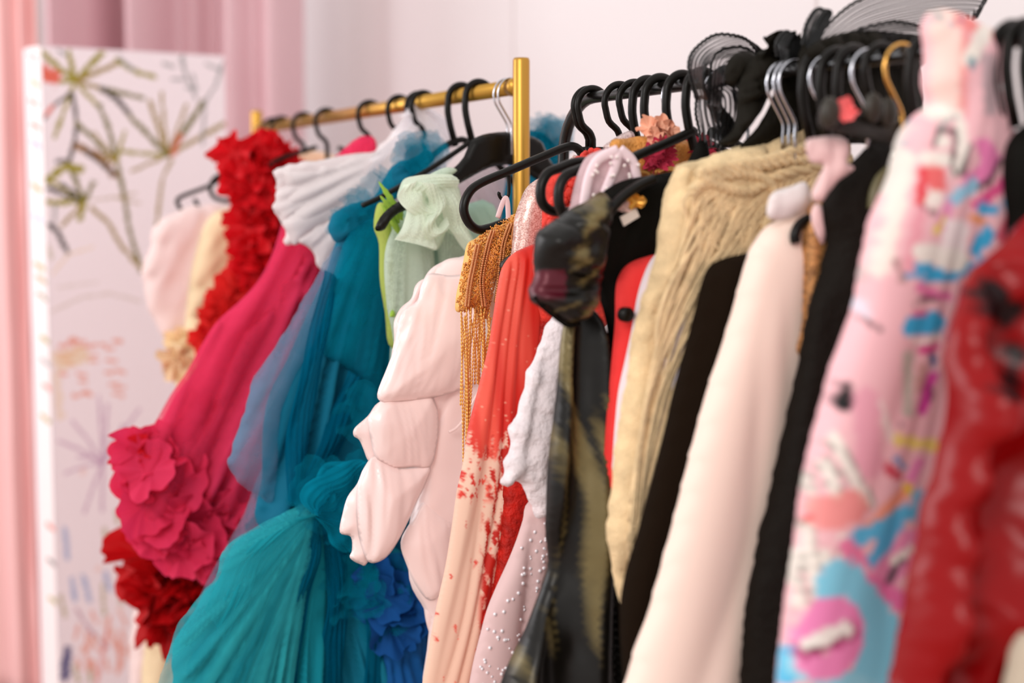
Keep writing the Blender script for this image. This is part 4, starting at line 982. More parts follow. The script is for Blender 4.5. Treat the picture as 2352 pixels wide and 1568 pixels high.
for cx, cy, rx in [(1508, 398, 28), (1508, 398, 20), (1450, 402, 16), (1560, 395, 20)]:
    V, F = tube([V3(X, cx + rx * math.cos(t * PI / 14), cy - rx * .42 * math.sin(t * PI / 14), .024) for t in range(15)], .0018, 6); mb.add(V, F)
mb.build('gold_cord', solid('gold_thread', (240, 186, 100), .35, .5), g)
mb = MB(); puffs_in(mb, X, [(1462, 275), (1500, 270), (1545, 292), (1575, 325), (1560, 335), (1500, 325), (1470, 305)], 10, .0125, seed=71, spread=.9, xr=.015, amp=.4, k=3)
mb.build('peach_frill', fabric('peach_silk', (240, 176, 146), rough=.5, sheen=.3), g)
cloth('sequin_strap', X - .03, [(1385, 338), (1410, 318), (1445, 300), (1458, 312), (1450, 335), (1410, 348)], sequin('silver_sequin', (236, 210, 206), (170, 140, 140), 600, .4, .3), g, depth=.010, R=.012, sp=.005)

# black dress behind, and the ruched metallic dress
X = .515
BK = fabric('black_crepe', (12, 10, 6), rough=.75, sheen=.15, spec=.25)
g = thing('black_dress', 'plain black dress with a small white neck label, right of the ruched sleeve', 'dress', (X, 0, 1.4), BG)
cloth('body', X, [(1560, 395), (1500, 402), (1440, 412), (1400, 430), (1360, 470), (1345, 560), (1370, 660), (1395, 760), (1398, 880), (1388, 1000), (1380, 1200), (1370, 1700), (1640, 1700), (1640, 420)], BK, g, depth=.014, R=.03, sp=.009, folds=Folds((0, 1.7), 14, .007, grow=.4, seed=100))
V, F = box((-.001, -.0125, -.006), (.001, .0125, .006)); c_ = V3(X, 1425, 498, .020); ang = math.radians(27)
V = np.array([[v[0], v[1] * math.cos(ang) - v[2] * math.sin(ang), v[1] * math.sin(ang) + v[2] * math.cos(ang)] for v in V]) + c_
mesh('neck_label', V, F, solid('label_white', (240, 226, 215), .6), g, smooth=False)
mb = MB(); puff(mb, V3(X, 1438, 464, .02), (1, -.4, .2), .010, k=4, amp=.3, seed=4); mb.build('gold_clasp', solid('clasp_gold', (222, 160, 70), .3, .7), g)
mb = MB(); puff(mb, V3(X, 1413, 475, .018), (1, -.4, .2), .008, k=3, amp=.3, seed=5); mb.build('pale_hanging_loop', solid('loop_pink', (220, 180, 170), .5), g)
V, F = tube(catmull([V3(X, a, b, .025) for a, b in [(1475, 412), (1440, 428), (1405, 452), (1375, 485), (1355, 525), (1350, 540)]], 8), .0062, 12, flat=1.2, flat_axis=(1, 0, 0))
tag(mesh('clothes_hanger', V, F, BLACK), 'glossy black curved hanger arm poking out of the plain black dress neckline', 'hanger', 'hangers on the black rack')

X = .50
g = thing('ruched_dress', 'dark ruched metallic dress with a puffed shoulder and bronze olive sheen', 'dress', (X, 0, 1.4), BG)
def olive_sheen_at(fy, fz, rot, th=.57):
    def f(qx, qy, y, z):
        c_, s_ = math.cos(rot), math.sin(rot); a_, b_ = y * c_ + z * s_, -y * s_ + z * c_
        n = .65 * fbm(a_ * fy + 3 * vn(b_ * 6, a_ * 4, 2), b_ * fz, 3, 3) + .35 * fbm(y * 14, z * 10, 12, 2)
        mid = np.clip((n - th) / .12, 0, 1)[:, None]; col = lin((15, 12, 8)) * (1 - mid) + lin((112, 98, 60)) * mid  # olive streaks paint light reflected by the folds into the colour
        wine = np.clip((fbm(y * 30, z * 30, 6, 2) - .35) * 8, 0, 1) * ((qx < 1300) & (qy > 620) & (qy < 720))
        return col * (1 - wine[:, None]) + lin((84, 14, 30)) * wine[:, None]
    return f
olive = olive_sheen_at(80, 6, 0.); olive2 = olive_sheen_at(90, 26, -1.0, .62)
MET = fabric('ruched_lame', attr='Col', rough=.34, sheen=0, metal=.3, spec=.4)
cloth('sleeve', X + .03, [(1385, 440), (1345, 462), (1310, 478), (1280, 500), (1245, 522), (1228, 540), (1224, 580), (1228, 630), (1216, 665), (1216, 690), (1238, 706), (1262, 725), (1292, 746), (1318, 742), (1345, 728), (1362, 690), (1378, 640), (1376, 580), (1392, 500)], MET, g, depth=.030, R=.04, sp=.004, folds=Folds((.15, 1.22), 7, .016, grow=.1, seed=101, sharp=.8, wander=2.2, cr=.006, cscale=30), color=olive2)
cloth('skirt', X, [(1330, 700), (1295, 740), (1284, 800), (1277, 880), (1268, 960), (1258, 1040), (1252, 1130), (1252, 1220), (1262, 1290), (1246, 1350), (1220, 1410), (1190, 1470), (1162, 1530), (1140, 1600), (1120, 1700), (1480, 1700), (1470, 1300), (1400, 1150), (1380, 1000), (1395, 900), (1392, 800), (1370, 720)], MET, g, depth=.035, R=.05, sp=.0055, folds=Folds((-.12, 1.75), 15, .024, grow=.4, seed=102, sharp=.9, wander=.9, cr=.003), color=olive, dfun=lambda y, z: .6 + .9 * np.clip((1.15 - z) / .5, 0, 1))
mb = MB(); V, F = tube(catmull([V3(X + .03, a, b, .012) for a, b in [(1216, 680), (1236, 705), (1262, 726), (1292, 746), (1320, 742)]], 6), .0026, 8); mb.add(V, F); mb.build('sleeve_hem', BK, g)

# red strip, white strip
ltr('red_dress', .535, [(1520, 585), (1475, 592), (1440, 608), (1420, 635), (1413, 670), (1412, 740), (1405, 820), (1398, 900), (1391, 980), (1386, 1080), (1386, 1150), (1398, 1210), (1420, 1260), (1540, 1260), (1560, 620)], fabric('tomato_crepe', (246, 60, 58), rough=.8, sheen=.2), 'smooth tomato red dress showing as a narrow strip left of the fringed cream knit', 'dress', depth=.016, R=.03, sp=.009, folds=Folds(freq=10, amp=.004, seed=4))
V, F = tube([V3(.56, 1436, 722, -.004), V3(.56, 1436, 722, .006)], .009, 16); tag(mesh('coat_button', V, F, BLACK), 'round black button on the red dress, half behind the cream knit', 'button', BG)
ltr('white_blouse', .56, [(1540, 560), (1500, 590), (1478, 632), (1462, 690), (1450, 760), (1432, 840), (1420, 900), (1412, 980), (1407, 1050), (1408, 1090), (1440, 1200), (1600, 1200), (1600, 600)], fabric('white_cotton', (246, 228, 232), rough=.85, sheen=.2), 'white cotton blouse peeking out along the left edge of the fringed cream knit', 'blouse', depth=.014, R=.03, sp=.009, folds=Folds(freq=14, amp=.006, seed=14, cr=.006, cscale=20))

# cream fringed knit
X = .60
g = thing('fringed_knit', 'cream crocheted knit dress with long stringy fringe over the shoulder', 'dress', (X, 0, 1.4), BG)
KN = fabric('cream_yarn', (248, 216, 168), rough=.95, sheen=.2, bump=(300, .8), vary=.24)  # mottled darkening puts the tan shade of the yarn into the colour
kout = [(1850, 288), (1800, 300), (1755, 318), (1700, 335), (1650, 350), (1600, 368), (1560, 378), (1542, 398), (1530, 430), (1520, 470), (1508, 530), (1500, 600), (1482, 660), (1462, 730), (1444, 830), (1428, 930), (1412, 1040), (1400, 1140), (1392, 1220), (1402, 1290), (1416, 1350), (1430, 1400), (1470, 1400), (1600, 1100), (1750, 700), (1900, 380), (1885, 350)]
cloth('body', X, kout, KN, g, depth=.03, R=.05, sp=.006, folds=Folds((.1, 1.62), 9, .016, grow=.15, seed=110, cr=.012, cscale=24, wander=1.5), frill=.003, frill_f=80)
rf = random.Random(9); mb = MB(); mb2 = MB()
for k in range(210):
    s = rf.random(); a0 = 1560 + 280 * s + rf.uniform(-20, 20); b0 = 385 - 75 * s + rf.uniform(0, 60)
    le = rf.uniform(130, 420) if k % 2 else rf.uniform(450, 950)
    ax = -.28 - .12 * (1 - s)
    pts = [V3(X, a0, b0, .035), V3(X, a0 - 8 - 26 * rf.random(), b0 + le * .22, .055), V3(X, a0 + ax * le * .5 + rf.uniform(-12, 12), b0 + le * .55, .045), V3(X, a0 + ax * le + rf.uniform(-12, 12), b0 + le, .036)]
    ek = sorted(kout[8:26], key=lambda p_: p_[1]); pts = []
    a_ = [a0, a0 - 10 - 20 * rf.random(), a0 - .16 * le, a0 - .27 * le]; b_ = [b0, b0 + le * .22, b0 + le * .55, b0 + le]
    for i_ in range(4):
        ex_ = np.interp(b_[i_], [p_[1] for p_ in ek], [p_[0] for p_ in ek]); pts.append(V3(X, max(a_[i_] + rf.uniform(-8, 8), ex_ + 6), b_[i_], (.035, .05, .045, .038)[i_]))
    c_ = catmull(pts, 8); V, F = tube(c_, .0019 + .0008 * rf.random(), 6); mb.add(V, F)
o = mb.build('fringe', KN, g); tag(o, kind='stuff')
for pts in [[(1545, 400), (1620, 385), (1700, 372), (1780, 345), (1860, 320)], [(1560, 420), (1640, 400), (1700, 420), (1720, 470), (1690, 520)], [(1550, 410), (1600, 430), (1660, 440), (1740, 400), (1890, 372)], [(1530, 440), (1590, 400), (1680, 385), (1770, 370), (1850, 385)]]:
    c_ = catmull([V3(X, a, b, .05) for a, b in pts], 8)
    for j in range(3):
        V, F = tube([p + np.array([.004 * math.sin(i * 1.2 + j * 2.1), 0, .004 * math.cos(i * 1.2 + j * 2.1)]) for i, p in enumerate(c_)], .0042, 7); mb2.add(V, F)
mb2.build('twisted_cord', KN, g)

ltr('white_gown', .635, [(1640, 620), (1600, 645), (1565, 670), (1545, 705), (1535, 780), (1522, 860), (1508, 950), (1494, 1030), (1482, 1090), (1470, 1160), (1460, 1230), (1650, 1230), (1700, 700)], fabric('white_crepe', (238, 226, 236), rough=.8, sheen=.2), 'smooth white gown between the fringed cream knit and the black gown', 'gown', depth=.012, R=.025, sp=.009, folds=Folds(freq=8, amp=.003, seed=4))
ltr('black_gown', .67, [(1760, 570), (1705, 583), (1665, 592), (1630, 610), (1612, 645), (1598, 700), (1580, 770), (1560, 840), (1540, 920), (1522, 1000), (1502, 1080), (1480, 1160), (1458, 1240), (1436, 1310), (1424, 1380), (1424, 1460), (1432, 1568), (1440, 1700), (1700, 1700), (1800, 1000), (1860, 600)], fabric('black_wool', (25, 15, 6), rough=.9, sheen=.12, spec=.2), 'long smooth black gown left of the wide pale peach one', 'gown', depth=.022, R=.05, sp=.009, folds=Folds((0, 1.8), 9, .006, grow=.4, seed=120))

# pale peach gown
X = .715
g = thing('peach_gown', 'wide smooth pale peach gown with a white collar tab and hanger tip', 'gown', (X, 0, 1.4), BG)
PE = fabric('peach_crepe', (253, 226, 211), rough=.7, sheen=.2)
cloth('gown', X, [(1850, 478), (1800, 500), (1760, 520), (1732, 555), (1712, 600), (1695, 660), (1675, 735), (1650, 815), (1622, 900), (1595, 1000), (1570, 1100), (1545, 1200), (1518, 1300), (1490, 1400), (1458, 1490), (1435, 1568), (1400, 1700), (1740, 1700), (1760, 1400), (1850, 1100), (1900, 800), (1900, 520)], PE, g, depth=.03, R=.05, sp=.009, folds=Folds((.03, 1.9), 5, .006, grow=.6, seed=122, sharp=1.3))
cloth('collar_tab', X + .015, [(1850, 418), (1815, 428), (1775, 442), (1762, 470), (1764, 500), (1800, 505), (1850, 490), (1862, 455)], fabric('white_jersey', (246, 234, 232), rough=.8), g, depth=.008, R=.03, pw=2, sp=.006, folds=Folds(freq=14, amp=.004, seed=4))
V, F = tube(catmull([V3(X, a, b, .03) for a, b in [(1850, 495), (1820, 500), (1796, 515), (1785, 538), (1787, 556)]], 8), .0058, 12)
tag(mesh('clothes_hanger', V, F, BLACK), 'short curved black hanger tip below the white collar tab of the peach gown', 'hanger', 'hangers on the black rack')

ltr('bronze_dress', .745, [(1900, 430), (1868, 460), (1848, 500), (1842, 560), (1838, 640), (1836, 740), (1830, 820), (1960, 820), (1960, 450)], sequin('bronze_sequin', (214, 150, 90), (120, 80, 45), 320, .4, .35), 'bronze glittery dress strip between the peach gown and the black velvet one', 'dress', depth=.016, R=.03, sp=.008)

# black velvet garment
X = .77
cl = ltr('black_velvet_gown', X, [(2110, 300), (2060, 315), (2000, 330), (1965, 362), (1915, 410), (1892, 450), (1890, 500), (1898, 560), (1884, 620), (1862, 690), (1846, 760), (1832, 840), (1815, 910), (1800, 985), (1782, 1060), (1766, 1140), (1748, 1210), (1732, 1290), (1716, 1370), (1706, 1450), (1701, 1568), (1700, 1700), (1900, 1700), (2060, 1200), (2150, 600), (2150, 380)], fabric('black_velvet', (18, 12, 6), rough=.7, sheen=.35, bump=(120, .6)), 'long black velvet garment left of the pop print dress', 'gown', depth=.03, R=.05, sp=.009, folds=Folds((0, 1.8), 12, .012, grow=.3, seed=130, cr=.004))
V, F = tube(catmull([V3(X, a, b, .036) for a, b in [(1990, 395), (1970, 415), (1957, 445), (1952, 480)]], 8), .007, 12)
tag(mesh('clothes_hanger', V, F, solid('olive_plastic', (96, 88, 56), .4)), 'olive black curved hanger shoulder over the black velvet garment', 'hanger', 'hangers on the black rack')
# clip bar hanger with a pink strap
X = .80
g = thing('clip_hanger', 'black clip hanger bar blurred above the velvet garment, with rounded clips', 'hanger', (X, 0, 1.43), 'hangers on the black rack')
V, F = tube([V3(X, 1858, 268, .02), V3(X, 1900, 280, .02), V3(X, 2045, 312, .02)], .013, 12, flat=.5, flat_axis=(1, 0, 0)); mesh('bar', V, F, solid('soft_black_plastic', (26, 22, 16), .5), g)
for a, b in [(1862, 262), (1960, 252), (1995, 262)]:
    V, F = ball(V3(X, a, b, .03), (.008, .012, .016), 14, 10); mesh('clip', V, F, solid('soft_black_clip', (44, 38, 28), .45), g)
mb = MB(); puff(mb, V3(X, 1895, 262, .03), (1, -.5, .5), .012, k=3, amp=.4, seed=3)
mb.build('red_tag', fabric('coral_scrap', (240, 110, 110), rough=.7), g)
V, F = ball(V3(X, 2011, 358, .03), .0055, 12, 8); mesh('silver_stud', V, F, solid('stud_silver', (220, 226, 215), .3, .4), g)
V, F = ball(V3(X, 2005, 431, .03), .0026, 12, 8); mesh('gold_stud', V, F, solid('stud_gold', (250, 190, 40), .2, .5), g)
X = .785
g = thing('pink_strap_top', 'pale pink satin top whose tied strap shows below the clip bar', 'top', (X, 0, 1.4), BG)
PS = fabric('pink_strap_satin', (246, 208, 206), rough=.5, sheen=.2)
cloth('strap', X + .02, [(1850, 325), (1880, 315), (1920, 312), (1945, 322), (1952, 350), (1945, 372), (1962, 385), (1950, 398), (1925, 415), (1905, 440), (1888, 462), (1868, 462), (1864, 440), (1880, 405), (1890, 380), (1860, 370)], PS, g, depth=.007, R=.03, pw=2, sp=.005, folds=Folds(freq=20, amp=.008, seed=5, cr=.006))
cloth('bodice', X - .02, [(1870, 470), (1862, 500), (1875, 540), (1890, 560), (1900, 520), (1890, 475)], PS, g, depth=.01, R=.03, pw=2, sp=.006)

# pop print dress
X = .955
g = thing('pop_print_dress', 'pink pop print dress with hands, lips and blue patches, left of the red velvet', 'dress', (X, 0, 1.4), BG)
PK1, PK2, BLU, WHT, GRY, BKK, HOT, YEL, COR, SKN = (240, 164, 176), (245, 190, 196), (64, 170, 216), (246, 236, 226), (180, 176, 172), (24, 20, 22), (226, 60, 140), (240, 210, 90), (240, 120, 112), (250, 214, 204)
PR = []
def S(pts, wd, c, al=1.): PR.append((np.array(pts, float), wd, c, al))
def blob(x, y, wd, c, al=1.): S([(x, y), (x + .5, y)], wd, c, al)
def q8(*a): return [(1700 + x / 1.5552, 560 + y / 1.5556) for x, y in a]
def q3(*a): return [(1950 + x / 2.45, y / 2.45) for x, y in a]
# upper part
S(q3((520, 60), (560, 300), (540, 560)), 75, SKN); S(q3((660, 180), (640, 620)), 20, COR, .5); S(q3((480, 40), (520, 110)), 22, GRY); S(q3((640, 110), (840, 170)), 40, COR, .8); S(q3((560, 130), (640, 120)), 8, (110, 150, 180))
S(q3((760, 180), (690, 330)), 36, WHT); S(q3((690, 340), (700, 370)), 16, (110, 150, 160)); S(q3((780, 330), (800, 620)), 32, (200, 170, 175))
S(q3((430, 640), (600, 640)), 30, WHT); S(q3((500, 720), (590, 660)), 12, GRY); S(q3((480, 820), (520, 730), (590, 740)), 12, BKK, .9); blob(*q3((530, 800))[0], 34, WHT); S(q3((440, 890), (560, 905)), 30, WHT); S(q3((630, 690), (640, 900), (600, 960)), 26, WHT); S(q3((600, 760), (580, 960)), 10, BKK, .8); S(q3((690, 830), (640, 960)), 12, BKK, .8); S(q3((600, 970), (660, 980)), 14, BKK, .8)
S(q3((420, 960), (400, 1150)), 24, (230, 70, 80)); S(q3((480, 970), (500, 1040)), 40, (238, 110, 110)); blob(*q3((480, 1120))[0], 40, WHT, .9); S(q3((390, 1160), (500, 1210)), 8, (90, 40, 50))
S(q3((270, 720), (250, 900), (200, 1060)), 36, (222, 214, 206)); S(q3((340, 680), (300, 900), (220, 1200)), 14, (190, 180, 190)); S(q3((330, 900), (260, 1200), (180, 1500)), 44, (244, 226, 216)); S(q3((400, 1200), (340, 1500)), 30, PK1)
S(q3((760, 820), (820, 900), (680, 1040)), 40, (238, 130, 180)); S(q3((850, 900), (800, 1010), (730, 1060)), 12, BKK); S(q3((700, 1040), (580, 1130)), 30, (150, 200, 224)); S(q3((560, 1150), (520, 1260)), 22, (236, 150, 190)); S(q3((540, 1230), (490, 1310)), 14, YEL)
S(q3((920, 950), (940, 1060)), 30, (240, 190, 215)); S(q3((860, 1040), (720, 1160)), 26, (232, 80, 140)); S(q3((960, 1080), (900, 1140)), 34, BLU); S(q3((820, 1180), (740, 1170)), 24, BLU); S(q3((760, 1250), (690, 1220)), 18, (240, 150, 90)); S(q3((780, 1310), (720, 1400)), 34, BLU); S(q3((910, 1200), (860, 1330)), 26, (220, 90, 110)); S(q3((640, 1300), (640, 1420)), 20, (240, 220, 180))
S(q3((600, 1300), (560, 1500)), 60, (244, 226, 226)); S(q3((400, 1500), (560, 1560), (760, 1480)), 26, BLU)
# lower part (crop 8)
S(q8((650, 30), (780, 60)), 46, WHT); S(q8((600, 110), (700, 130), (800, 110)), 12, BLU); S(q8((640, 160), (740, 190)), 22, (236, 120, 170)); S(q8((620, 210), (700, 190)), 9, BKK, .9); S(q8((620, 250), (720, 240)), 8, HOT); S(q8((610, 300), (700, 280)), 46, BLU); S(q8((610, 340), (650, 360), (700, 330)), 8, WHT); S(q8((640, 380), (700, 370)), 14, HOT); S(q8((690, 400), (690, 440)), 14, (50, 100, 150))
S(q8((560, 60), (580, 130)), 14, (150, 120, 110), .8); S(q8((450, 60), (430, 110)), 18, GRY, .8); S(q8((400, 200), (440, 240)), 30, (225, 215, 228)); S(q8((380, 250), (460, 270)), 6, BKK, .6); S(q8((455, 280), (500, 305)), 11, BKK, .9); S(q8((600, 400), (600, 600)), 26, (196, 184, 172)); S(q8((650, 440), (640, 520)), 20, (180, 130, 110), .6); S(q8((690, 470), (650, 590)), 24, (214, 70, 160)); S(q8((680, 500), (685, 560)), 8, BKK); S(q8((565, 640), (580, 650)), 6, BKK, .7)
cx, cy = q8((372, 550))[0]; blob(cx, cy, 50, BKK)
for k in range(10):
    a = 2 * PI * k / 10; S([(cx, cy), (cx + 31 * math.cos(a), cy + 31 * math.sin(a))], 6, BKK)
S(q8((450, 560), (460, 800)), 60, (238, 168, 184)); S(q8((500, 560), (540, 700)), 12, WHT, .7)
for a in [((335, 690), (390, 800), (455, 925)), ((310, 790), (350, 900)), ((240, 840), (245, 930)), ((230, 990), (250, 1090), (280, 1270)), ((190, 1110), (195, 1200), (215, 1280)), ((300, 1110), (330, 1180)), ((370, 1060), (380, 1130))]:
    S(q8(*a), 36, (168, 160, 152)); S([(p[0] - 2, p[1] - 2) for p in q8(*a)], 24, (242, 232, 222))
S(q8((300, 960), (400, 940)), 80, (244, 140, 134), .8); S(q8((220, 900), (250, 1000)), 10, (230, 60, 60), .8)
S(q8((560, 700), (690, 720)), 26, (242, 214, 120)); S(q8((530, 800), (560, 830)), 24, (210, 70, 90)); S(q8((560, 770), (590, 800)), 12, (90, 150, 200)); S(q8((600, 870), (470, 1000)), 24, (246, 160, 130)); S(q8((590, 860), (600, 880)), 20, (240, 200, 60)); S(q8((640, 780), (610, 840)), 26, (240, 140, 190))
S(q8((640, 900), (650, 990)), 34, (130, 200, 232)); S(q8((420, 1050), (520, 1010), (590, 960)), 40, (96, 190, 230)); S(q8((560, 1000), (480, 1130)), 34, (90, 184, 228)); S(q8((380, 1080), (430, 1140)), 40, (240, 130, 170)); S(q8((350, 1170), (440, 1170)), 26, (244, 178, 205))
S(q8((610, 1060), (560, 1140), (500, 1200)), 60, (244, 150, 190)); S(q8((460, 1220), (560, 1270)), 50, (240, 120, 175)); S(q8((590, 1110), (530, 1200)), 16, (80, 74, 80)); S(q8((610, 1090), (550, 1130)), 18, WHT)
S(q8((360, 1220), (420, 1300), (500, 1400), (480, 1568), (470, 1700)), 120, (134, 208, 232)); S(q8((170, 1450), (160, 1560)), 40, (90, 188, 228)); S(q8((200, 1500), (460, 1600)), 60, (150, 214, 234))
cx, cy = q8((315, 1410))[0]
def ell(cx, cy, rx, ry, a, wd, c, n=26):
    S([(cx + rx * math.cos(t) * math.cos(a) - ry * math.sin(t) * math.sin(a), cy + rx * math.cos(t) * math.sin(a) + ry * math.sin(t) * math.cos(a)) for t in np.linspace(0, 2 * PI, n)], wd, c)
ell(cx, cy, 74, 96, .35, 12, (250, 200, 225)); 
for r_ in (.95, .75, .55): ell(cx, cy, 68 * r_, 90 * r_, .35, 30, (244, 140, 192))
S([(cx - 52, cy + 24), (cx - 10, cy + 6), (cx + 46, cy - 16)], 50, (190, 80, 130)); S([(cx - 44, cy + 14), (cx - 5, cy - 4), (cx + 38, cy - 22)], 38, (250, 244, 236)); S([(cx - 50, cy + 28), (cx, cy + 18), (cx + 44, cy - 12)], 6, (110, 60, 70))
def pop(qx, qy, y, z): return painted(qx, qy, PK2, PR, .12)
pout = [(2200, 30), (2150, 20), (2118, 50), (2125, 130), (2118, 190), (2130, 240), (2100, 262), (2068, 300), (2052, 350), (2040, 400), (2020, 450), (1998, 500), (1985, 560), (1972, 620), (1962, 690), (1945, 740), (1925, 800), (1905, 850), (1888, 920), (1868, 990), (1850, 1070), (1838, 1130), (1830, 1200), (1818, 1290), (1806, 1370), (1797, 1450), (1788, 1530), (1782, 1600), (1776, 1700), (2150, 1700), (2200, 1200), (2300, 800), (2440, 500), (2440, 360), (2345, 345), (2310, 300), (2285, 200), (2300, 110), (2280, 70), (2240, 50)]
cloth('dress', X, pout, fabric('pop_print', attr='Col', rough=.6, sheen=0, spec=.25), g, depth=.03, R=.06, sp=.005, folds=Folds((.1, 2.0), 7, .007, grow=.5, seed=140), color=pop)

# black garments behind the print dress on the right
g = thing('black_coat', 'dark black coat filling the gap right of the pop print shoulder strap', 'coat', (1.0, 0, 1.4), BG)
cloth('body', 1.0, [(2520, 240), (2420, 262), (2352, 285), (2310, 330), (2300, 400), (2310, 500), (2330, 700), (2600, 700), (2600, 300)], BK, g, depth=.02, R=.04, sp=.01, folds=Folds(freq=12, amp=.008, seed=4))

# red velvet gown
X = 1.06
g = thing('velvet_gown', 'crushed crimson velvet gown at the right edge of the picture', 'gown', (X, 0, 1.4), BG)
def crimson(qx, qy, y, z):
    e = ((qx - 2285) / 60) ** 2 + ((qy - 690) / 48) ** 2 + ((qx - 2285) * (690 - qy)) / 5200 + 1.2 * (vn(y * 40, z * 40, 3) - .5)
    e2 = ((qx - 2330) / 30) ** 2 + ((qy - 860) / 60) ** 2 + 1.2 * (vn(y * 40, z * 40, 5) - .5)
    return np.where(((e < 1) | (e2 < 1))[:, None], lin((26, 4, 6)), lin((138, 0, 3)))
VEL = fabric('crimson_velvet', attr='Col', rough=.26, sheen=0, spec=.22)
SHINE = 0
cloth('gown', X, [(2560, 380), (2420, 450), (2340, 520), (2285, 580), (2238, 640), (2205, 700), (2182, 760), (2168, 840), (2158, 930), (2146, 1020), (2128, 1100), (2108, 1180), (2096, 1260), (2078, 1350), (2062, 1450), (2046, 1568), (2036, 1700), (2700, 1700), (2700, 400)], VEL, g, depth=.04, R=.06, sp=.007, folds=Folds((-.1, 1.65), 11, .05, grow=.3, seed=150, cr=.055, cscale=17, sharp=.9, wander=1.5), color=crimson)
ltr('ivory_coat', 1.13, [(2420, 1380), (2352, 1440), (2320, 1500), (2300, 1600), (2290, 1700), (2700, 1700), (2700, 1400)], fabric('ivory_wool', (196, 180, 160), rough=.9), 'ivory coat just entering the bottom right corner', 'coat', depth=.02, R=.04, sp=.01)

# ------------------------------------------------------------------ pleated black scarf over the rail
def pleated(name, color):
    m = bpy.data.materials.new(name); m.use_nodes = True; nt = m.node_tree; b = nt.nodes['Principled BSDF']; out = nt.nodes['Material Output']
    b.inputs['Base Color'].default_value = L4(color); b.inputs['Roughness'].default_value = .35; b.inputs['Specular IOR Level'].default_value = .6
    uv = N(nt, 'ShaderNodeTexCoord'); sp = N(nt, 'ShaderNodeSeparateXYZ'); nt.links.new(uv.outputs['UV'], sp.inputs[0])
    nz = N(nt, 'ShaderNodeTexNoise'); nz.inputs['Scale'].default_value = 3; nt.links.new(uv.outputs['UV'], nz.inputs[0])
    ad = N(nt, 'ShaderNodeMath', operation='MULTIPLY_ADD'); ad.inputs[1].default_value = .05; nt.links.new(nz.outputs[0], ad.inputs[0]); nt.links.new(sp.outputs[1], ad.inputs[2])
    mu = N(nt, 'ShaderNodeMath', operation='MULTIPLY'); mu.inputs[1].default_value = 16; nt.links.new(ad.outputs[0], mu.inputs[0])
    fr = N(nt, 'ShaderNodeMath', operation='FRACT'); nt.links.new(mu.outputs[0], fr.inputs[0])
    gt = N(nt, 'ShaderNodeMath', operation='GREATER_THAN'); gt.inputs[1].default_value = .42; nt.links.new(fr.outputs[0], gt.inputs[0])
    ml = N(nt, 'ShaderNodeMapRange'); ml.inputs[3].default_value = .96; ml.inputs[4].default_value = .34; nt.links.new(gt.outputs[0], ml.inputs[0])
    tr = N(nt, 'ShaderNodeBsdfTransparent'); mx = N(nt, 'ShaderNodeMixShader'); nt.links.new(ml.outputs[0], mx.inputs[0]); nt.links.new(tr.outputs[0], mx.inputs[1]); nt.links.new(b.outputs[0], mx.inputs[2]); nt.links.new(mx.outputs[0], out.inputs[0])
    return m
PL = pleated('pleated_net', (12, 11, 11)); CORD = solid('black_cord', (14, 13, 12), .5)
sx = .60
sc = thing('pleated_scarf', 'sheer black pleated scarf knotted over the black rail, standing up in ruffled loops', 'scarf', (sx, 0, ZB))
def band(edge1, edge2, X1, X2, name='pleated_loop', pleat=.004, cord=True, mat=PL):
    A = catmull([V3(X1, a, b) for a, b in edge1], 10); Bq = catmull([V3(X2, a, b) for a, b in edge2], 10); n = min(len(A), len(Bq))
    A = [A[int(i * (len(A) - 1) / (n - 1))] for i in range(n)]; Bq = [Bq[int(i * (len(Bq) - 1) / (n - 1))] for i in range(n)]
    m = 25; V = []; U = []
    for i in range(n):
        for j in range(m):
            q = j / (m - 1); p = A[i] * (1 - q) + Bq[i] * q
            bulge = .014 * math.sin(PI * q); V.append(p + np.array([bulge + pleat * math.sin(j * PI / 1.5), 0, 0])); U.append((i / n, q))
    F = [(i * m + j, (i + 1) * m + j, (i + 1) * m + j + 1, i * m + j + 1) for i in range(n - 1) for j in range(m - 1)]
    mesh(name, V, F, mat, sc, uv=U)
    if cord:
        mb = MB(); V, F = tube([p + np.array([.0008 * math.sin(i * 2.2), 0, .0008 * math.cos(i * 2.2)]) for i, p in enumerate(A)], .0019, 7); mb.add(V, F)
        mb.build('rolled_edge', CORD, sc)
band([(1600, 230), (1583, 170), (1585, 130), (1610, 100), (1645, 80), (1690, 82), (1720, 95), (1742, 125)], [(1625, 230), (1612, 200), (1615, 165), (1640, 140), (1680, 132), (1700, 128), (1725, 130), (1745, 140)], .52, .56)
band([(1625, 240), (1640, 130), (1700, 108), (1740, 128)], [(1650, 260), (1660, 190), (1700, 170), (1740, 160)], .54, .57, pleat=.002)
band([(1785, 130), (1782, 100), (1798, 76), (1812, 74), (1822, 95), (1822, 125)], [(1795, 140), (1796, 115), (1802, 98), (1808, 98), (1812, 112), (1812, 135)], .63, .64)
band([(1842, 105), (1850, 60), (1868, 28), (1885, 20), (1893, 34), (1880, 60), (1862, 100)], [(1850, 110), (1858, 75), (1872, 45), (1882, 34), (1885, 42), (1874, 66), (1860, 100)], .66, .67)
band([(1850, 110), (1890, 70), (1930, 30), (1975, 0), (2060, -30), (2160, -40), (2262, -20), (2255, 10), (2235, 45)], [(1870, 120), (1920, 100), (1980, 85), (2050, 75), (2120, 70), (2160, 65), (2190, 50), (2200, 45), (2205, 45)], .66, .70, pleat=.003)
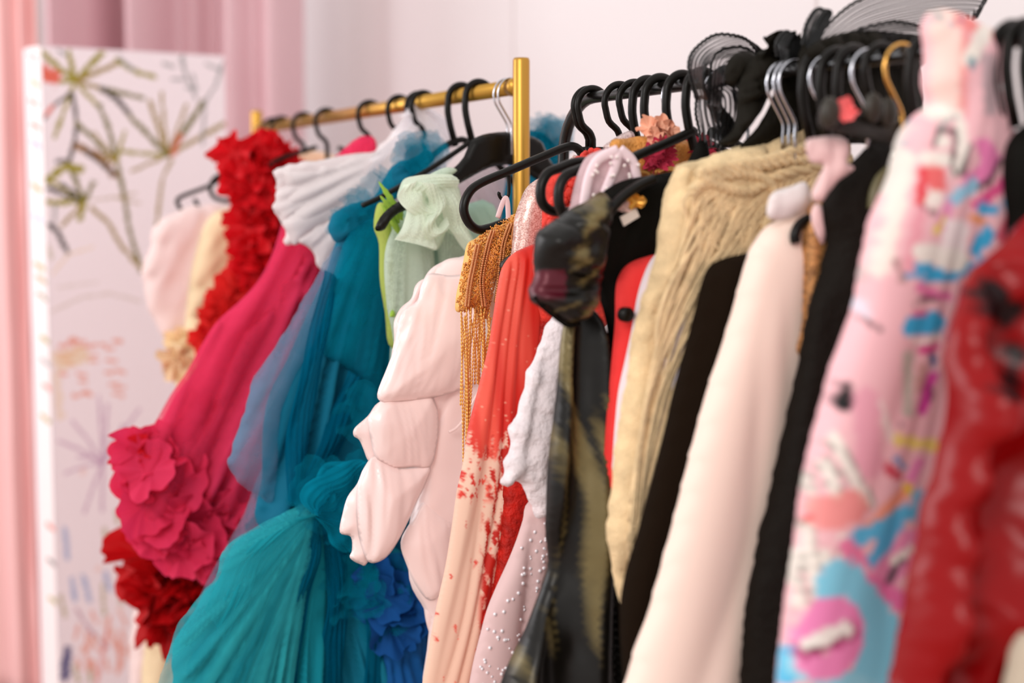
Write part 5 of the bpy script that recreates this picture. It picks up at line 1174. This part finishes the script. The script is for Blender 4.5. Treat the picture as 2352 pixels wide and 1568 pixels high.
band([(1860, 120), (1920, 90), (2000, 60), (2060, 50), (2110, 60)], [(1870, 150), (1940, 130), (2010, 110), (2060, 100), (2110, 95)], .68, .70, pleat=.003)
band([(1600, 220), (1598, 260), (1606, 300), (1612, 340), (1625, 335)], [(1640, 215), (1660, 250), (1670, 290), (1665, 330), (1650, 350)], .51, .55, name='pleated_tail')
band([(1650, 190), (1700, 200), (1700, 260), (1670, 320)], [(1620, 200), (1640, 230), (1640, 280), (1630, 320)], .56, .56, name='pleated_tail', cord=False)
BS = fabric('black_chiffon', (22, 18, 10), rough=.7, sheen=.15, bump=(90, .5), stretch=(1, 1, .2))
def scloth(name, X, px, seed, depth=.02, R=.02, fr=16, amp=.012, anc=None):
    return cloth(name, X, px, BS, sc, depth=depth * .7, R=R * 1.6, pw=1.6, sp=.005, folds=Folds(anc or (.1, 1.7), fr, amp, grow=.1, seed=seed, sharp=.8, cr=.003))
scloth('knot', .585, [(1665, 185), (1668, 145), (1690, 122), (1720, 118), (1738, 130), (1740, 160), (1725, 180), (1700, 195), (1680, 200)], 5, .022)
scloth('draped_tail', .60, [(1745, 118), (1780, 108), (1795, 125), (1790, 160), (1770, 210), (1745, 260), (1715, 300), (1690, 330), (1650, 330), (1680, 300), (1690, 260), (1695, 200), (1715, 150)], 6, .02, anc=(.25, 1.6), fr=20)
scloth('draped_tail', .61, [(1790, 118), (1830, 105), (1870, 110), (1900, 140), (1900, 200), (1860, 290), (1800, 320), (1700, 340), (1740, 290), (1775, 220)], 7, .012, anc=(.25, 1.6), fr=30, amp=.006)
scloth('draped_tail', .70, [(1850, 120), (1900, 85), (1980, 70), (2060, 75), (2120, 85), (2140, 120), (2100, 160), (2000, 150), (1900, 160)], 8, .012, fr=14, anc=(.1, 1.3))
scloth('draped_tail', .668, [(1835, 120), (1900, 100), (1990, 90), (2080, 80), (2110, 120), (2110, 330), (1980, 330), (1850, 310)], 12, .012, fr=22, amp=.01)
mb = MB(); puffs_in(mb, .60, [(1760, 110), (1860, 110), (1850, 150), (1770, 150)], 6, .022, seed=9, amp=.5, k=5, spread=.8)
mb.build('gathered_edge', BS, sc)
